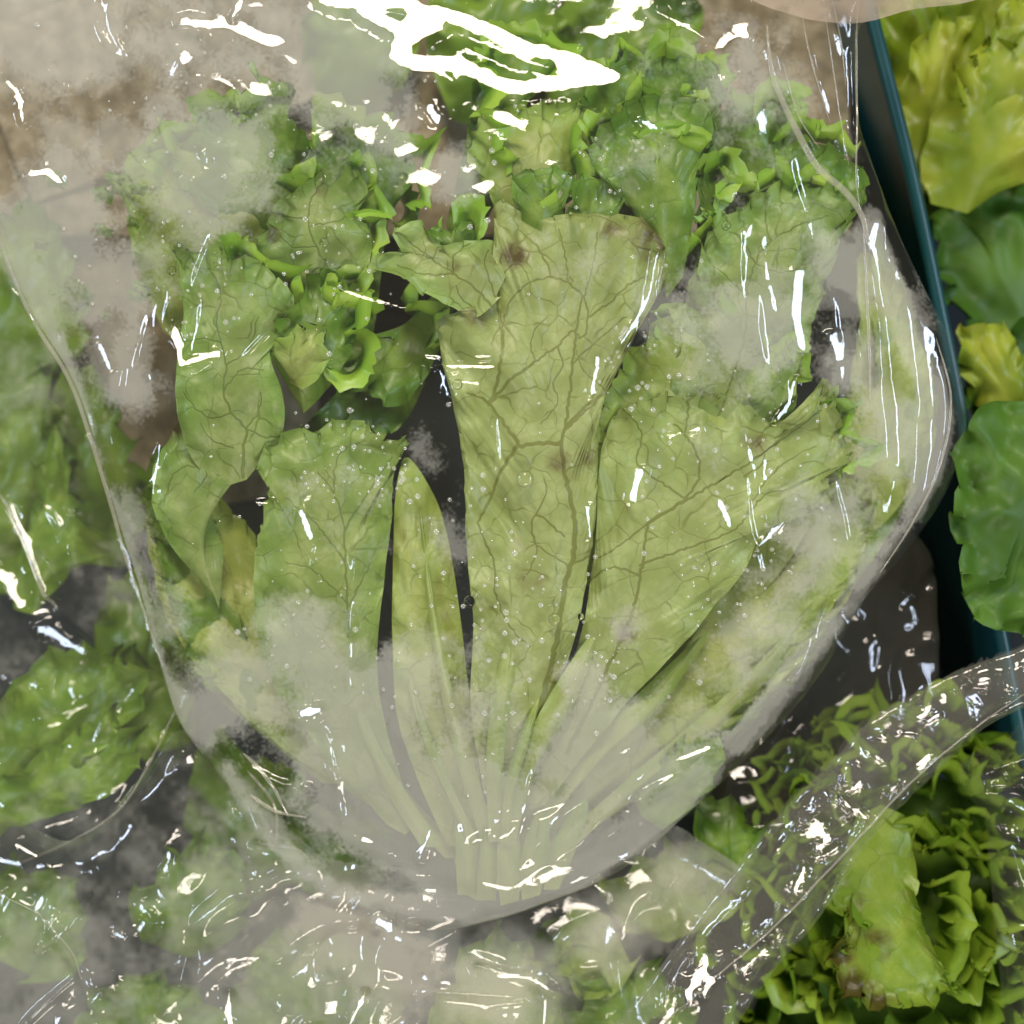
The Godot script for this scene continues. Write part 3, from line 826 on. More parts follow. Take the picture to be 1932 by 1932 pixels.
	veined_leaf(t, "1620,1540 1590,1620 1555,1690 1570,1730 1600,1770 1560,1800 1570,1850 1610,1890 1650,1905 1700,1900 1760,1900 1800,1860 1760,1790 1735,1700 1725,1600 1710,1540", "1665,1520 1650,1680 1660,1840", -1.6, -1.2, [], [[1600, 1870, 70, 1.3], [1650, 1910, 60, 1.3], [1580, 1790, 50, 1.2], [1650, 1780, 45, 0.8], [1610, 1700, 30, 0.6]], browned, 330, with(curly, {"seed": 120.0, "frill": 0.008, "amp": 0.003}), 400)
	var back := with(curly, {"amp": 0.002, "inner": Color(0.75, 0.86, 0.5), "outer": Color(0.78, 0.9, 0.5), "step": 0.003, "seed": 121.0})
	leaf(t, "1500,1560 1420,1760 1420,1980 1700,2060 1960,2000 2000,1700 1880,1500 1680,1460", "1600,1500 1700,1700 1720,1900", -5.6, -5.2, M.green, back)

	# lettuce in the bag to the left
	t = thing("bagged_lettuce", "bright green bagged lettuce with lobed leaves beside the bag's long creased edge", "lettuce", Vector3.ZERO, "lettuces inside neighbouring bags")
	var side := with(far, {"inner": Color(0.88, 0.96, 0.6), "outer": Color(0.9, 1.0, 0.6), "lam": 0.014, "amp": 0.004})
	for l in [["-120,1100 -60,900 -20,700 40,620 100,700 150,840 180,960 140,1060 40,1120", "-60,1120 40,860 70,720", -5.3, -4.9, 131.0], ["20,1150 60,1000 80,850 110,800 140,860 170,960 220,1000 200,1050 160,1040 120,1090", "60,1160 110,980 120,850", -4.1, -3.7, 132.0], ["-120,1600 -40,1400 20,1270 120,1200 220,1210 290,1260 280,1340 200,1420 60,1520 -40,1620", "-80,1600 80,1400 220,1270", -3.7, -3.3, 133.0],
		["-80,1560 40,1440 140,1380 220,1330 280,1380 260,1480 160,1520 40,1560", "-40,1560 120,1450 240,1400", -3.2, -2.9, 134.0], ["160,1300 220,1220 290,1210 350,1280 360,1380 300,1440 220,1400", "200,1400 270,1330 310,1280", -4.3, -4.1, 135.0]]:
		leaf(t, l[0], l[1], l[2], l[3], M.green, with(side, {"seed": l[4]}))
	t = thing("bagged_lettuce", "dim lettuce leaves behind the large white glare at the bag's upper end", "lettuce", Vector3.ZERO, "lettuces inside neighbouring bags")
	for l in [["850,220 800,60 860,-60 1000,-90 1080,-20 1060,120 960,220", "900,240 920,80 960,-10", -5.0, -4.6, 161.0], ["1050,240 1020,80 1120,-50 1250,-60 1330,20 1300,140 1200,220", "1120,250 1150,100 1190,20", -5.2, -4.8, 162.0], ["600,200 560,60 640,-60 760,-70 800,40 760,160", "680,220 680,80 690,0", -5.2, -4.9, 163.0]]:
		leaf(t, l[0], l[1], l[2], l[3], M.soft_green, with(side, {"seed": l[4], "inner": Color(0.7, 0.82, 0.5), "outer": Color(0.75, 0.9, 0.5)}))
	t = thing("bagged_lettuce", "shaded leaves showing in gaps along the creased film edge above the lobed lettuce", "lettuce", Vector3.ZERO, "lettuces inside neighbouring bags")
	for l in [["-60,700 -80,500 20,380 120,400 180,520 160,660 60,740", "0,760 40,580 70,470", -5.0, -4.6, 171.0], ["60,960 90,760 160,680 250,760 300,920 260,1060 150,1060", "140,1080 170,900 190,780", -5.2, -4.8, 172.0], ["180,1300 190,1120 260,1040 340,1120 400,1280 360,1400 260,1420", "270,1440 280,1260 290,1150", -5.0, -4.6, 173.0], ["340,1560 380,1400 470,1380 600,1480 640,1600 520,1680", "480,1700 480,1560 480,1460", -5.0, -4.6, 174.0]]:
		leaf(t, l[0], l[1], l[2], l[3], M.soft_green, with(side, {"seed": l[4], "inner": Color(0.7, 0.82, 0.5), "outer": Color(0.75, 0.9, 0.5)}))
	# lettuces beneath the crumpled film at the bottom
	t = thing("bagged_lettuce", "blurred pale and green lettuce under crumpled film below the stem butt", "lettuce", Vector3.ZERO, "lettuces inside neighbouring bags")
	for l in [["980,1980 960,1860 1000,1760 1080,1720 1180,1780 1250,1860 1220,1980", "1090,1990 1090,1880 1090,1780", -3.4, -3.0, 141.0, 0], ["1180,1760 1120,1660 1180,1600 1280,1580 1370,1620 1400,1700 1330,1760", "1260,1780 1260,1700 1270,1630", -3.0, -2.8, 142.0, 1], ["1330,1660 1290,1580 1330,1500 1400,1510 1440,1570 1470,1640 1420,1700", "1390,1690 1380,1610 1370,1550", -2.6, -2.4, 143.0, 0],
		["800,1990 820,1860 880,1770 960,1740 1040,1780 1060,1880 1020,1990", "920,1990 930,1890 940,1790", -2.8, -2.6, 144.0, 1], ["1080,1990 1060,1900 1110,1830 1200,1800 1300,1840 1320,1930 1280,1990", "1190,1990 1190,1920 1190,1850", -2.6, -2.4, 145.0, 0], ["1150,1730 1060,1700 1020,1760 1060,1860 1150,1880 1210,1800", "1190,1820 1130,1790 1080,1760", -2.3, -2.2, 146.0, 1]]:
		leaf(t, l[0], l[1], l[2], l[3], M.pale if l[5] else M.green, with(side, {"seed": l[4], "inner": Color(0.95, 1, 0.9), "outer": Color(0.8, 0.95, 0.6)}))
	t = thing("bagged_lettuce", "dark green lettuce lying deep under the crumpled film in the lower corner", "lettuce", Vector3.ZERO, "lettuces inside neighbouring bags")
	for l in [["260,1780 240,1680 300,1600 400,1580 480,1640 470,1740 400,1800", "350,1810 350,1720 360,1640", -4.0, -3.6, 151.0], ["420,1980 430,1850 500,1760 620,1720 720,1780 760,1880 740,1980", "590,1990 590,1880 600,1780", -4.0, -3.4, 152.0], ["-60,1780 -40,1660 60,1600 160,1640 200,1740 140,1840 20,1860", "60,1850 70,1750 70,1660", -4.4, -4.0, 153.0], ["120,1990 160,1880 260,1820 360,1840 420,1920 400,1990", "270,1990 270,1930 270,1860", -3.8, -3.4, 154.0], ["480,1640 520,1540 620,1500 720,1540 740,1640 640,1700", "610,1700 620,1620 620,1550", -4.4, -4.0, 155.0]]:
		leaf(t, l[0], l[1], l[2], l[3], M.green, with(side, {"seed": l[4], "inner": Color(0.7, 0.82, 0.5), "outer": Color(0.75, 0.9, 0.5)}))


# ---------------------------------------------------------------- plastic film
class Sheet:
	var x0 := 0.0
	var z0 := 0.0
	var nx := 0
	var nz := 0
	var cell := 0.0007
	var h := PackedFloat32Array()
	var sd := PackedFloat32Array()
	var poly := PackedVector2Array()

	func height(p: Vector2) -> float:
		var fx := clampf((p.x - x0) / cell, 0.0, nx - 1.001)
		var fz := clampf((p.y - z0) / cell, 0.0, nz - 1.001)
		var ix := int(fx)
		var iz := int(fz)
		var k := iz * nx + ix
		return lerpf(lerpf(h[k], h[k + 1], fx - ix), lerpf(h[k + nx], h[k + nx + 1], fx - ix), fz - iz)


func sheet(outline: String, h: float, cell: float) -> Sheet:
	var g := Sheet.new()
	g.cell = cell
	g.poly = rounded(plan(outline, h), 0.004, true)
	var box := Rect2(g.poly[0], Vector2.ZERO)
	for p in g.poly:
		box = box.expand(p)
	box = box.intersection(Rect2(-0.185, -0.185, 0.37, 0.37)).grow(cell * 3.0)
	g.x0 = box.position.x
	g.z0 = box.position.y
	g.nx = int(box.size.x / cell) + 1
	g.nz = int(box.size.y / cell) + 1
	g.h.resize(g.nx * g.nz)
	g.h.fill(h)
	g.sd.resize(g.nx * g.nz)
	# signed distance to the outline, on every fourth point, then in between
	var q := 4
	var cx := g.nx / q + 2
	var cz := g.nz / q + 2
	var coarse := PackedFloat32Array()
	coarse.resize(cx * cz)
	var n := g.poly.size() - 1
	for j in cz:
		for i in cx:
			var p := Vector2(g.x0 + i * q * cell, g.z0 + j * q * cell)
			var best := 1e9
			var inside := false
			var a := g.poly[0]
			for e in n:
				var b := g.poly[e + 1]
				var ab := b - a
				var s := clampf((p - a).dot(ab) / maxf(ab.length_squared(), 1e-12), 0.0, 1.0)
				best = minf(best, (a + ab * s).distance_squared_to(p))
				if (a.y > p.y) != (b.y > p.y) and p.x < (b.x - a.x) * (p.y - a.y) / (b.y - a.y) + a.x:
					inside = not inside
				a = b
			coarse[j * cx + i] = sqrt(best) * (1.0 if inside else -1.0)
	for j in g.nz:
		var fj := float(j) / q
		var j0 := int(fj)
		for i in g.nx:
			var fi := float(i) / q
			var i0 := int(fi)
			var k := j0 * cx + i0
			g.sd[j * g.nx + i] = lerpf(lerpf(coarse[k], coarse[k + 1], fi - i0), lerpf(coarse[k + cx], coarse[k + cx + 1], fi - i0), fj - j0)
	return g


func undulate(g: Sheet, amp: float, freq: float, seed_: int, fold := 0.0) -> void:
	var n := FastNoiseLite.new()
	n.seed = seed_
	n.frequency = freq
	n.fractal_octaves = 3
	var ridge := FastNoiseLite.new()
	ridge.seed = seed_ + 1
	ridge.frequency = freq * 1.7
	ridge.fractal_type = FastNoiseLite.FRACTAL_RIDGED
	ridge.fractal_octaves = 2
	for j in g.nz:
		for i in g.nx:
			var x := g.x0 + i * g.cell
			var z := g.z0 + j * g.cell
			var v := n.get_noise_2d(x, z) * amp
			if fold > 0.0:
				v += ridge.get_noise_2d(x, z) * fold
			g.h[j * g.nx + i] += v


# stiff film buckles into flat facets that meet in sharp folds
func crumple(g: Sheet, size: float, amp: float, seed_: int, turn: float, stretch: float, from_z := 9.0, to_z := 9.0) -> void:
	var c := cos(turn)
	var s := sin(turn)
	var vary := FastNoiseLite.new()
	vary.seed = seed_ + 4
	vary.frequency = 0.35 / size
	vary.fractal_octaves = 2
	for j in g.nz:
		for i in g.nx:
			var x := g.x0 + i * g.cell
			var z := g.z0 + j * g.cell
			var w := 1.0
			if from_z < 8.0:
				w = smoothstep(from_z, to_z, z)
				if w <= 0.0:
					continue
			var wx := vary.get_noise_2d(x, z) * 0.9
			var wz := vary.get_noise_2d(x + 3.7, z - 1.9) * 0.9
			var u := (x * c + z * s) / (size * stretch) + wx
			var v := (z * c - x * s) / size + wz
			var iu := int(floor(u))
			var iv := int(floor(v))
			var fu := u - iu
			var fv := v - iv
			var h10 := corner(iu + 1, iv, seed_)
			var h01 := corner(iu, iv + 1, seed_)
			var h := 0.0
			if fu + fv < 1.0:
				var h00 := corner(iu, iv, seed_)
				h = h00 + (h10 - h00) * fu + (h01 - h00) * fv
			else:
				var h11 := corner(iu + 1, iv + 1, seed_)
				h = h11 + (h01 - h11) * (1.0 - fu) + (h10 - h11) * (1.0 - fv)
			g.h[j * g.nx + i] += amp * w * h


func corner(i: int, j: int, seed_: int) -> float:
	var k := (i * 374761393 + j * 668265263 + seed_ * 974634721) & 0x7fffffff
	k = ((k ^ (k >> 13)) * 1274126177) & 0x7fffffff
	return ((k ^ (k >> 16)) & 0xffff) / 32768.0 - 1.0


func crease(g: Sheet, line: PackedVector2Array, amp: float, width: float) -> void:
	var box := Rect2(line[0], Vector2.ZERO)
	for p in line:
		box = box.expand(p)
	box = box.grow(width * 3.0)
	var total := line.size() - 1
	for j in range(maxi(0, int((box.position.y - g.z0) / g.cell)), mini(g.nz, int((box.end.y - g.z0) / g.cell) + 1)):
		for i in range(maxi(0, int((box.position.x - g.x0) / g.cell)), mini(g.nx, int((box.end.x - g.x0) / g.cell) + 1)):
			var p := Vector2(g.x0 + i * g.cell, g.z0 + j * g.cell)
			var best := 1e9
			var where := 0.0
			for e in total:
				var ab := line[e + 1] - line[e]
				var s := clampf((p - line[e]).dot(ab) / maxf(ab.length_squared(), 1e-12), 0.0, 1.0)
				var d := (line[e] + ab * s).distance_squared_to(p)
				if d < best:
					best = d
					where = (e + s) / total
			best = sqrt(best) / width
			if best < 3.0:
				g.h[j * g.nx + i] += amp * exp(-best * best) * sin(PI * clampf(where, 0.03, 0.97))


func crinkle(g: Sheet, count: int, seed_: int, lo: float, hi: float, amp: float, width: float, turn := 0.0, spread := PI) -> void:
	var r := RandomNumberGenerator.new()
	r.seed = seed_
	for k in count:
		var c := Vector2(g.x0 + r.randf() * g.nx * g.cell, g.z0 + r.randf() * g.nz * g.cell)
		var a := turn + r.randf_range(-spread, spread)
		var l := r.randf_range(lo, hi)
		var bend := r.randf_range(-0.6, 0.6)
		var line := PackedVector2Array()
		for q in 4:
			line.append(c)
			c += Vector2.from_angle(a + bend * q) * l / 3.0
		crease(g, line, amp * r.randf_range(0.3, 1.0) * (1.0 if r.randf() < 0.7 else -1.0), width * r.randf_range(0.7, 1.5))


# the slope at which film at p mirrors the lamp to the eye
func mirror_slope(p: Vector2, h: float, which: int) -> Vector2:
	var at := Vector3(p.x, h, p.y)
	var lamp: Vector3 = LAMP_AT[which]
	var n: Vector3 = (Vector3(0, D, 0) - at).normalized() + (lamp - at).normalized()
	return Vector2(-n.x / n.y, -n.z / n.y)


func facet(g: Sheet, line: PackedVector2Array, width: float, which: int, ragged := 0.4, breaks := []) -> void:
	var mid := Vector2.ZERO
	var box := Rect2(line[0], Vector2.ZERO)
	for p in line:
		mid += p / line.size()
		box = box.expand(p)
	box = box.grow(width * 2.5)
	var h0 := g.height(mid)
	var s0 := mirror_slope(mid, h0, which)
	var e := 0.004
	var jx := (mirror_slope(mid + Vector2(e, 0), h0, which) - mirror_slope(mid - Vector2(e, 0), h0, which)) / (2.0 * e)
	var jz := (mirror_slope(mid + Vector2(0, e), h0, which) - mirror_slope(mid - Vector2(0, e), h0, which)) / (2.0 * e)
	for j in range(maxi(0, int((box.position.y - g.z0) / g.cell)), mini(g.nz, int((box.end.y - g.z0) / g.cell) + 1)):
		for i in range(maxi(0, int((box.position.x - g.x0) / g.cell)), mini(g.nx, int((box.end.x - g.x0) / g.cell) + 1)):
			var p := Vector2(g.x0 + i * g.cell, g.z0 + j * g.cell)
			var best := 1e9
			for k in line.size() - 1:
				if breaks.has(k):
					continue
				var ab := line[k + 1] - line[k]
				var s := clampf((p - line[k]).dot(ab) / maxf(ab.length_squared(), 1e-12), 0.0, 1.0)
				best = minf(best, (line[k] + ab * s).distance_squared_to(p))
			best = sqrt(best) / width + ragged * rough_noise.get_noise_2d(p.x * 4.0, p.y * 4.0)
			var w := 1.0 - smoothstep(0.55, 1.6, best)
			if w <= 0.0:
				continue
			var d := p - mid
			var want := h0 + s0.dot(d) + 0.5 * (jx.x * d.x * d.x + jz.y * d.y * d.y + (jx.y + jz.x) * d.x * d.y)
			var k := j * g.nx + i
			g.h[k] = lerpf(g.h[k], want, w)


func edge_fall(g: Sheet, width: float, drop: float) -> void:
	for k in g.h.size():
		var d := g.sd[k]
		if d < width:
			var q := clampf(1.0 - d / width, 0.0, 1.0)
			g.h[k] -= drop * (1.0 - sqrt(1.0 - q * q * 0.98))


# mask: keep only cells where it is over 0.02
func film_mesh(g: Sheet, lift: float, mask := PackedFloat32Array(), even := 0.0) -> ArrayMesh:
	var count := g.nx * g.nz
	var at := PackedInt32Array()
	at.resize(count)
	at.fill(-1)
	var pos := PackedVector3Array()
	var nor := PackedVector3Array()
	var uv := PackedVector2Array()
	var limit := -1.6 * g.cell
	for j in range(1, g.nz - 1):
		for i in range(1, g.nx - 1):
			var k := j * g.nx + i
			var d := g.sd[k]
			if d < limit or (mask.size() and mask[k] <= 0.0):
				continue
			var x := g.x0 + i * g.cell
			var z := g.z0 + j * g.cell
			if d < 0.0:
				var gd := Vector2(g.sd[k + 1] - g.sd[k - 1], g.sd[k + g.nx] - g.sd[k - g.nx])
				if gd.length() > 1e-9:
					gd = gd.normalized() * -d
					x += gd.x
					z += gd.y
			at[k] = pos.size()
			var n := Vector3(g.h[k - 1] - g.h[k + 1], 2.0 * g.cell, g.h[k - g.nx] - g.h[k + g.nx]).normalized()
			pos.append(Vector3(x, g.h[k], z) + n * lift)
			nor.append(n.lerp(Vector3.UP, even).normalized())
			uv.append(Vector2(i / (g.nx - 1.0), j / (g.nz - 1.0)))
	var index := PackedInt32Array()
	for j in range(1, g.nz - 2):
		for i in range(1, g.nx - 2):
			var k := j * g.nx + i
			var a := at[k]
			var b := at[k + 1]
			var c := at[k + g.nx]
			var d := at[k + g.nx + 1]
			if a >= 0 and b >= 0 and c >= 0:
				index.append(a)
				index.append(b)
				index.append(c)
			if b >= 0 and c >= 0 and d >= 0:
				index.append(b)
				index.append(d)
				index.append(c)
	var arrays := []
	arrays.resize(Mesh.ARRAY_MAX)
	arrays[Mesh.ARRAY_VERTEX] = pos
	arrays[Mesh.ARRAY_NORMAL] = nor
	arrays[Mesh.ARRAY_TEX_UV] = uv
	arrays[Mesh.ARRAY_INDEX] = index
	var m := ArrayMesh.new()
	m.add_surface_from_arrays(Mesh.PRIMITIVE_TRIANGLES, arrays)
	return m


# how thickly the inside of the film is misted: blobs are [px, py, radius, amount]
func mist_field(g: Sheet, h: float, blobs: Array, base: float) -> PackedFloat32Array:
	var f := PackedFloat32Array()
	f.resize(g.nx * g.nz)
	f.fill(base)
	for b in blobs:
		var c := w3(b[0], b[1], h)
		var r: float = b[2] * S
		for j in range(maxi(0, int((c.z - r - g.z0) / g.cell)), mini(g.nz, int((c.z + r - g.z0) / g.cell) + 1)):
			for i in range(maxi(0, int((c.x - r - g.x0) / g.cell)), mini(g.nx, int((c.x + r - g.x0) / g.cell) + 1)):
				var d := Vector2(g.x0 + i * g.cell - c.x, g.z0 + j * g.cell - c.z).length() / r
				if d < 1.0:
					f[j * g.nx + i] += b[3] * (1.0 - d * d) * (1.0 - d * d)
	return f


func mist_material(name_: String, g: Sheet, field: PackedFloat32Array, low: float, high: float, most: float, seed_: int, color: Color, step := 1) -> StandardMaterial3D:
	var n := FastNoiseLite.new()
	n.seed = seed_
	n.frequency = 70.0
	n.fractal_octaves = 4
	n.domain_warp_enabled = true
	n.domain_warp_amplitude = 0.01
	n.domain_warp_frequency = 60.0
	var grain := FastNoiseLite.new()
	grain.seed = seed_ + 1
	grain.frequency = 700.0
	grain.fractal_octaves = 2
	var nx := g.nx / step
	var nz := g.nz / step
	var data := PackedByteArray()
	data.resize(nx * nz * 2)
	for j in nz:
		for i in nx:
			var x := g.x0 + i * step * g.cell
			var z := g.z0 + j * step * g.cell
			var v := field[j * step * g.nx + i * step] + 0.36 * n.get_noise_2d(x, z) + 0.16 * grain.get_noise_2d(x, z)
			var k := (j * nx + i) * 2
			data[k] = 255
			data[k + 1] = int(255.0 * smoothstep(low, high, v))
	var m := StandardMaterial3D.new()
	m.resource_name = name_
	m.transparency = BaseMaterial3D.TRANSPARENCY_ALPHA
	m.albedo_color = Color(color.r, color.g, color.b, most)
	m.albedo_texture = ImageTexture.create_from_image(Image.create_from_data(nx, nz, false, Image.FORMAT_LA8, data))
	m.roughness = 0.5
	m.metallic_specular = 0.3
	m.cull_mode = BaseMaterial3D.CULL_DISABLED
	m.texture_repeat = false
	return m


func fold_tube(g: Sheet, parent: Node, line: String, h: float, r0: float, r1: float, flat := 0.4) -> void:
	var p := rounded(plan(line, h), 0.0015)
	var path := PackedVector3Array()
	for q in p:
		path.append(Vector3(q.x, g.height(q) + 0.0004, q.y))
	put("fold", tube3(path, r0 * 0.7, r1 * 0.7, 9, flat, 0.9 if flat < 0.2 else 0.35), M.fold, parent)


func lay_drape(g: Sheet) -> void:
	# film stretched over the leaves: a height that may not sink below them and is otherwise pulled flat
	var a := PackedFloat32Array()
	a.resize(DN * DN)
	var floor_ := PackedFloat32Array()
	floor_.resize(DN * DN)
	for k in DN * DN:
		var x := (k % DN - DN * 0.5) * DC
		var z := (k / DN - DN * 0.5) * DC
		var low := lerpf(-0.006, 0.006, smoothstep(-0.05, -0.11, z))
		floor_[k] = maxf(drape[k] + 0.0016, low)
		a[k] = floor_[k]
	# start from a lid that touches only the tops, then let it sag
	for turn in 2:
		var lid := a.duplicate()
		for k in DN * DN:
			var best := -1.0
			for q in range(-8, 9):
				var at := k + q * (1 if turn == 0 else DN)
				if at >= 0 and at < DN * DN:
					best = maxf(best, lid[at])
			a[k] = best
	for pass_ in 64:
		var b := a.duplicate()
		for j in range(1, DN - 1):
			for i in range(1, DN - 1):
				var k := j * DN + i
				var v := (b[k - 1] + b[k + 1] + b[k - DN] + b[k + DN]) * 0.25
				a[k] = maxf(v, lerpf(floor_[k], v, 0.25)) if pass_ < 38 else v * 0.7 + b[k] * 0.3
	for j in g.nz:
		for i in g.nx:
			var fx := (g.x0 + i * g.cell) / DC + DN * 0.5
			var fz := (g.z0 + j * g.cell) / DC + DN * 0.5
			var ix := clampi(int(floor(fx)), 1, DN - 2)
			var iz := clampi(int(floor(fz)), 1, DN - 2)
			var u := clampf(fx - ix, 0, 1)
			var v := clampf(fz - iz, 0, 1)
			# quadratic spline over the nine nearest cells
			var wx := [0.5 * (1 - u) * (1 - u), 0.5 + u * (1 - u), 0.5 * u * u]
			var wz := [0.5 * (1 - v) * (1 - v), 0.5 + v * (1 - v), 0.5 * v * v]
			var sum := 0.0
			for q in 3:
				var k := (iz + q - 1) * DN + ix
				sum += wz[q] * (wx[0] * a[k - 1] + wx[1] * a[k] + wx[2] * a[k + 1])
			g.h[j * g.nx + i] = sum


func build_films() -> void:
	main_bag()
	other_bags()


func main_bag() -> void:
	var t := thing("plastic_bag", "large clear plastic bag misted inside and pulled tight over the middle lettuce", "plastic bag")
	var g := sheet("-60,-90 1622,-90 1618,60 1617,200 1640,290 1700,450 1760,570 1800,650 1832,780 1815,870 1780,950 1700,1060 1640,1130 1560,1270 1480,1370 1380,1470 1290,1550 1180,1640 1040,1700 900,1745 800,1760 640,1740 520,1700 470,1600 410,1480 330,1370 290,1250 250,1090 190,900 150,760 90,640 20,560 -60,430", 0.0, 0.0007)
	lay_drape(g)
	undulate(g, 0.0010, 22.0, 31, 0.0004)
	crumple(g, 0.018, 0.0013, 31, 1.2, 2.6, -0.105, -0.135)
	crumple(g, 0.016, 0.0016, 33, 0.1, 2.6, 0.075, 0.11)
	# long creases
	for c in [["1440,60 1450,150 1480,230 1530,320 1590,370 1620,420", 0.0016, 0.0016], ["1500,-20 1520,120 1560,240", 0.0008, 0.001], ["1400,-20 1430,80 1470,190", 0.0008, 0.0012], ["1545,-20 1560,120 1590,300", 0.0008, 0.001], ["1600,-20 1610,250 1615,420", 0.0012, 0.0014], ["1620,420 1640,650 1660,860 1640,1050", 0.002, 0.003], ["1690,520 1720,750 1700,980 1600,1150", 0.002, 0.003], ["1760,640 1780,800 1740,950 1640,1090", 0.0015, 0.0025],
		["190,-20 200,60 250,130 300,190", 0.0012, 0.0015], ["90,100 120,160 170,230", 0.001, 0.0014], ["0,430 60,600 130,720 190,900 240,1080", 0.0022, 0.0025], ["60,520 130,640 180,760 230,930 290,1120 340,1290", 0.0016, 0.0022], ["260,940 420,940 600,930 740,940", 0.0012, 0.002], ["690,1030 665,1150 660,1300 668,1380", 0.0012, 0.0011], ["720,1020 730,1100 760,1180", 0.0008, 0.0009], ["615,970 600,1050 590,1110", 0.001, 0.001], ["620,550 700,580 820,610", 0.0008, 0.0009], ["550,600 500,650 450,700", 0.0009, 0.001],
		["930,740 935,830 945,920", 0.0008, 0.0009], ["870,690 950,690", 0.001, 0.0012], ["760,700 830,690 850,760", 0.0012, 0.0015], ["1180,1450 1400,1280 1560,1130", 0.002, 0.003], ["1100,1560 1350,1400 1560,1200", 0.002, 0.003], ["700,1640 880,1560 1100,1480 1300,1330", 0.0016, 0.003], ["520,1680 760,1640 1000,1660", 0.0016, 0.003], ["420,1400 520,1500 600,1560", 0.0016, 0.002], ["470,1440 540,1480 600,1460", 0.0016, 0.0014], ["560,1200 600,1340 640,1480", 0.0012, 0.0018], ["610,1340 640,1500 650,1600", 0.0014, 0.0014]]:
		crease(g, rounded(plan(c[0], 0.0), 0.004), c[1], c[2])
	var pull := RandomNumberGenerator.new()
	pull.seed = 15
	for k in 46:
		var a := pull.randf_range(-2.9, -0.25)
		var r0 := pull.randf_range(60.0, 260.0)
		var r1 := r0 + pull.randf_range(160.0, 420.0)
		var line := PackedVector2Array()
		for q in 5:
			var rr := lerpf(r0, r1, q / 4.0)
			var b := a + 0.06 * sin(q * 1.3 + k)
			var p := w3(900.0 + cos(b) * rr * 1.25, 1720.0 + sin(b) * rr, 0.0)
			line.append(Vector2(p.x, p.z))
		crease(g, line, pull.randf_range(0.0004, 0.0010), pull.randf_range(0.0010, 0.0020))
	for k in 26:
		var side := 1.0 if k % 2 else -1.0
		var x := (1560.0 if side > 0.0 else 330.0) + pull.randf_range(-190.0, 190.0)
		var y := pull.randf_range(250.0, 1000.0)
		var long := pull.randf_range(120.0, 330.0)
		var line := PackedVector2Array()
		for q in 5:
			var p := w3(x + side * 0.16 * q * long / 4.0 + 8.0 * sin(q * 1.1 + k), y + q * long / 4.0, 0.0)
			line.append(Vector2(p.x, p.z))
		crease(g, line, pull.randf_range(0.0003, 0.0008), pull.randf_range(0.0009, 0.0016))
	crinkle(g, 70, 71, 0.004, 0.016, 0.00014, 0.0012)
	crinkle(g, 70, 72, 0.01, 0.03, 0.00022, 0.0016)
	# planes of film that face the lamps
	var broad := PackedVector2Array()
	var breaks := []
	for part in ["596,-10 630,25 700,35 760,30 800,45 830,70 790,95 760,120 790,150 860,152 905,170 965,198 1040,192 1140,180", "700,50 760,80 790,60", "800,45 870,62 930,90 990,120 1060,140 1140,180", "1060,145 1080,185 1110,165"]:
		if broad.size():
			breaks.append(broad.size() - 1)
		broad.append_array(rounded(plan(part, -0.012), 0.003))
	facet(g, broad, 0.0042, 0, 0.2, breaks)
	for f in [["350,45 400,50 440,42 480,65 520,80", 0.0022, 0], ["440,35 450,15 455,0", 0.001, 0], ["190,0 205,60 230,100", 0.0011, 2], ["10,150 30,170 45,230", 0.0012, 0], ["60,330 90,320 110,340", 0.0014, 0], ["330,620 345,690 410,665", 0.0016, 0], ["190,655 205,690", 0.0016, 1], ["300,840 292,900 290,930", 0.0012, 2],
		["1240,480 1225,560 1190,620 1170,650", 0.0011, 1], ["1130,680 1115,740", 0.0013, 1], ["1505,520 1500,590 1510,650", 0.002, 1], ["1570,640 1585,670", 0.002, 1], ["1500,720 1490,760 1465,790", 0.0012, 1], ["1210,890 1190,940", 0.0016, 1], ["1360,950 1375,985", 0.0016, 1], ["1445,870 1440,905", 0.001, 1], ["1480,985 1430,1030", 0.0009, 1], ["1110,960 1112,1010", 0.0012, 1], ["1260,820 1320,812", 0.0008, 0], ["840,690 930,692", 0.0012, 0], ["850,720 900,722", 0.001, 0], ["830,700 845,745", 0.0012, 2], ["570,970 585,1010", 0.0018, 1], ["665,1050 660,1200", 0.0008, 1], ["570,1345 600,1340", 0.0018, 1], ["1500,1280 1540,1190 1560,1140", 0.001, 1], ["810,1570 790,1620", 0.001, 2], ["715,1735 735,1745", 0.0022, 0], ["1240,20 1290,50 1325,75", 0.001, 0], ["1390,50 1405,70", 0.0016, 0], ["1210,230 1240,240", 0.001, 1], ["385,290 392,305", 0.001, 1], ["810,205 825,225", 0.002, 2]]:
		facet(g, plan(f[0], g.height(plan(f[0], 0.0)[0])), f[1] * 1.25, f[2], 0.22)
	edge_fall(g, 0.013, 0.007)
	put("film", film_mesh(g, 0.0), M.film, t)
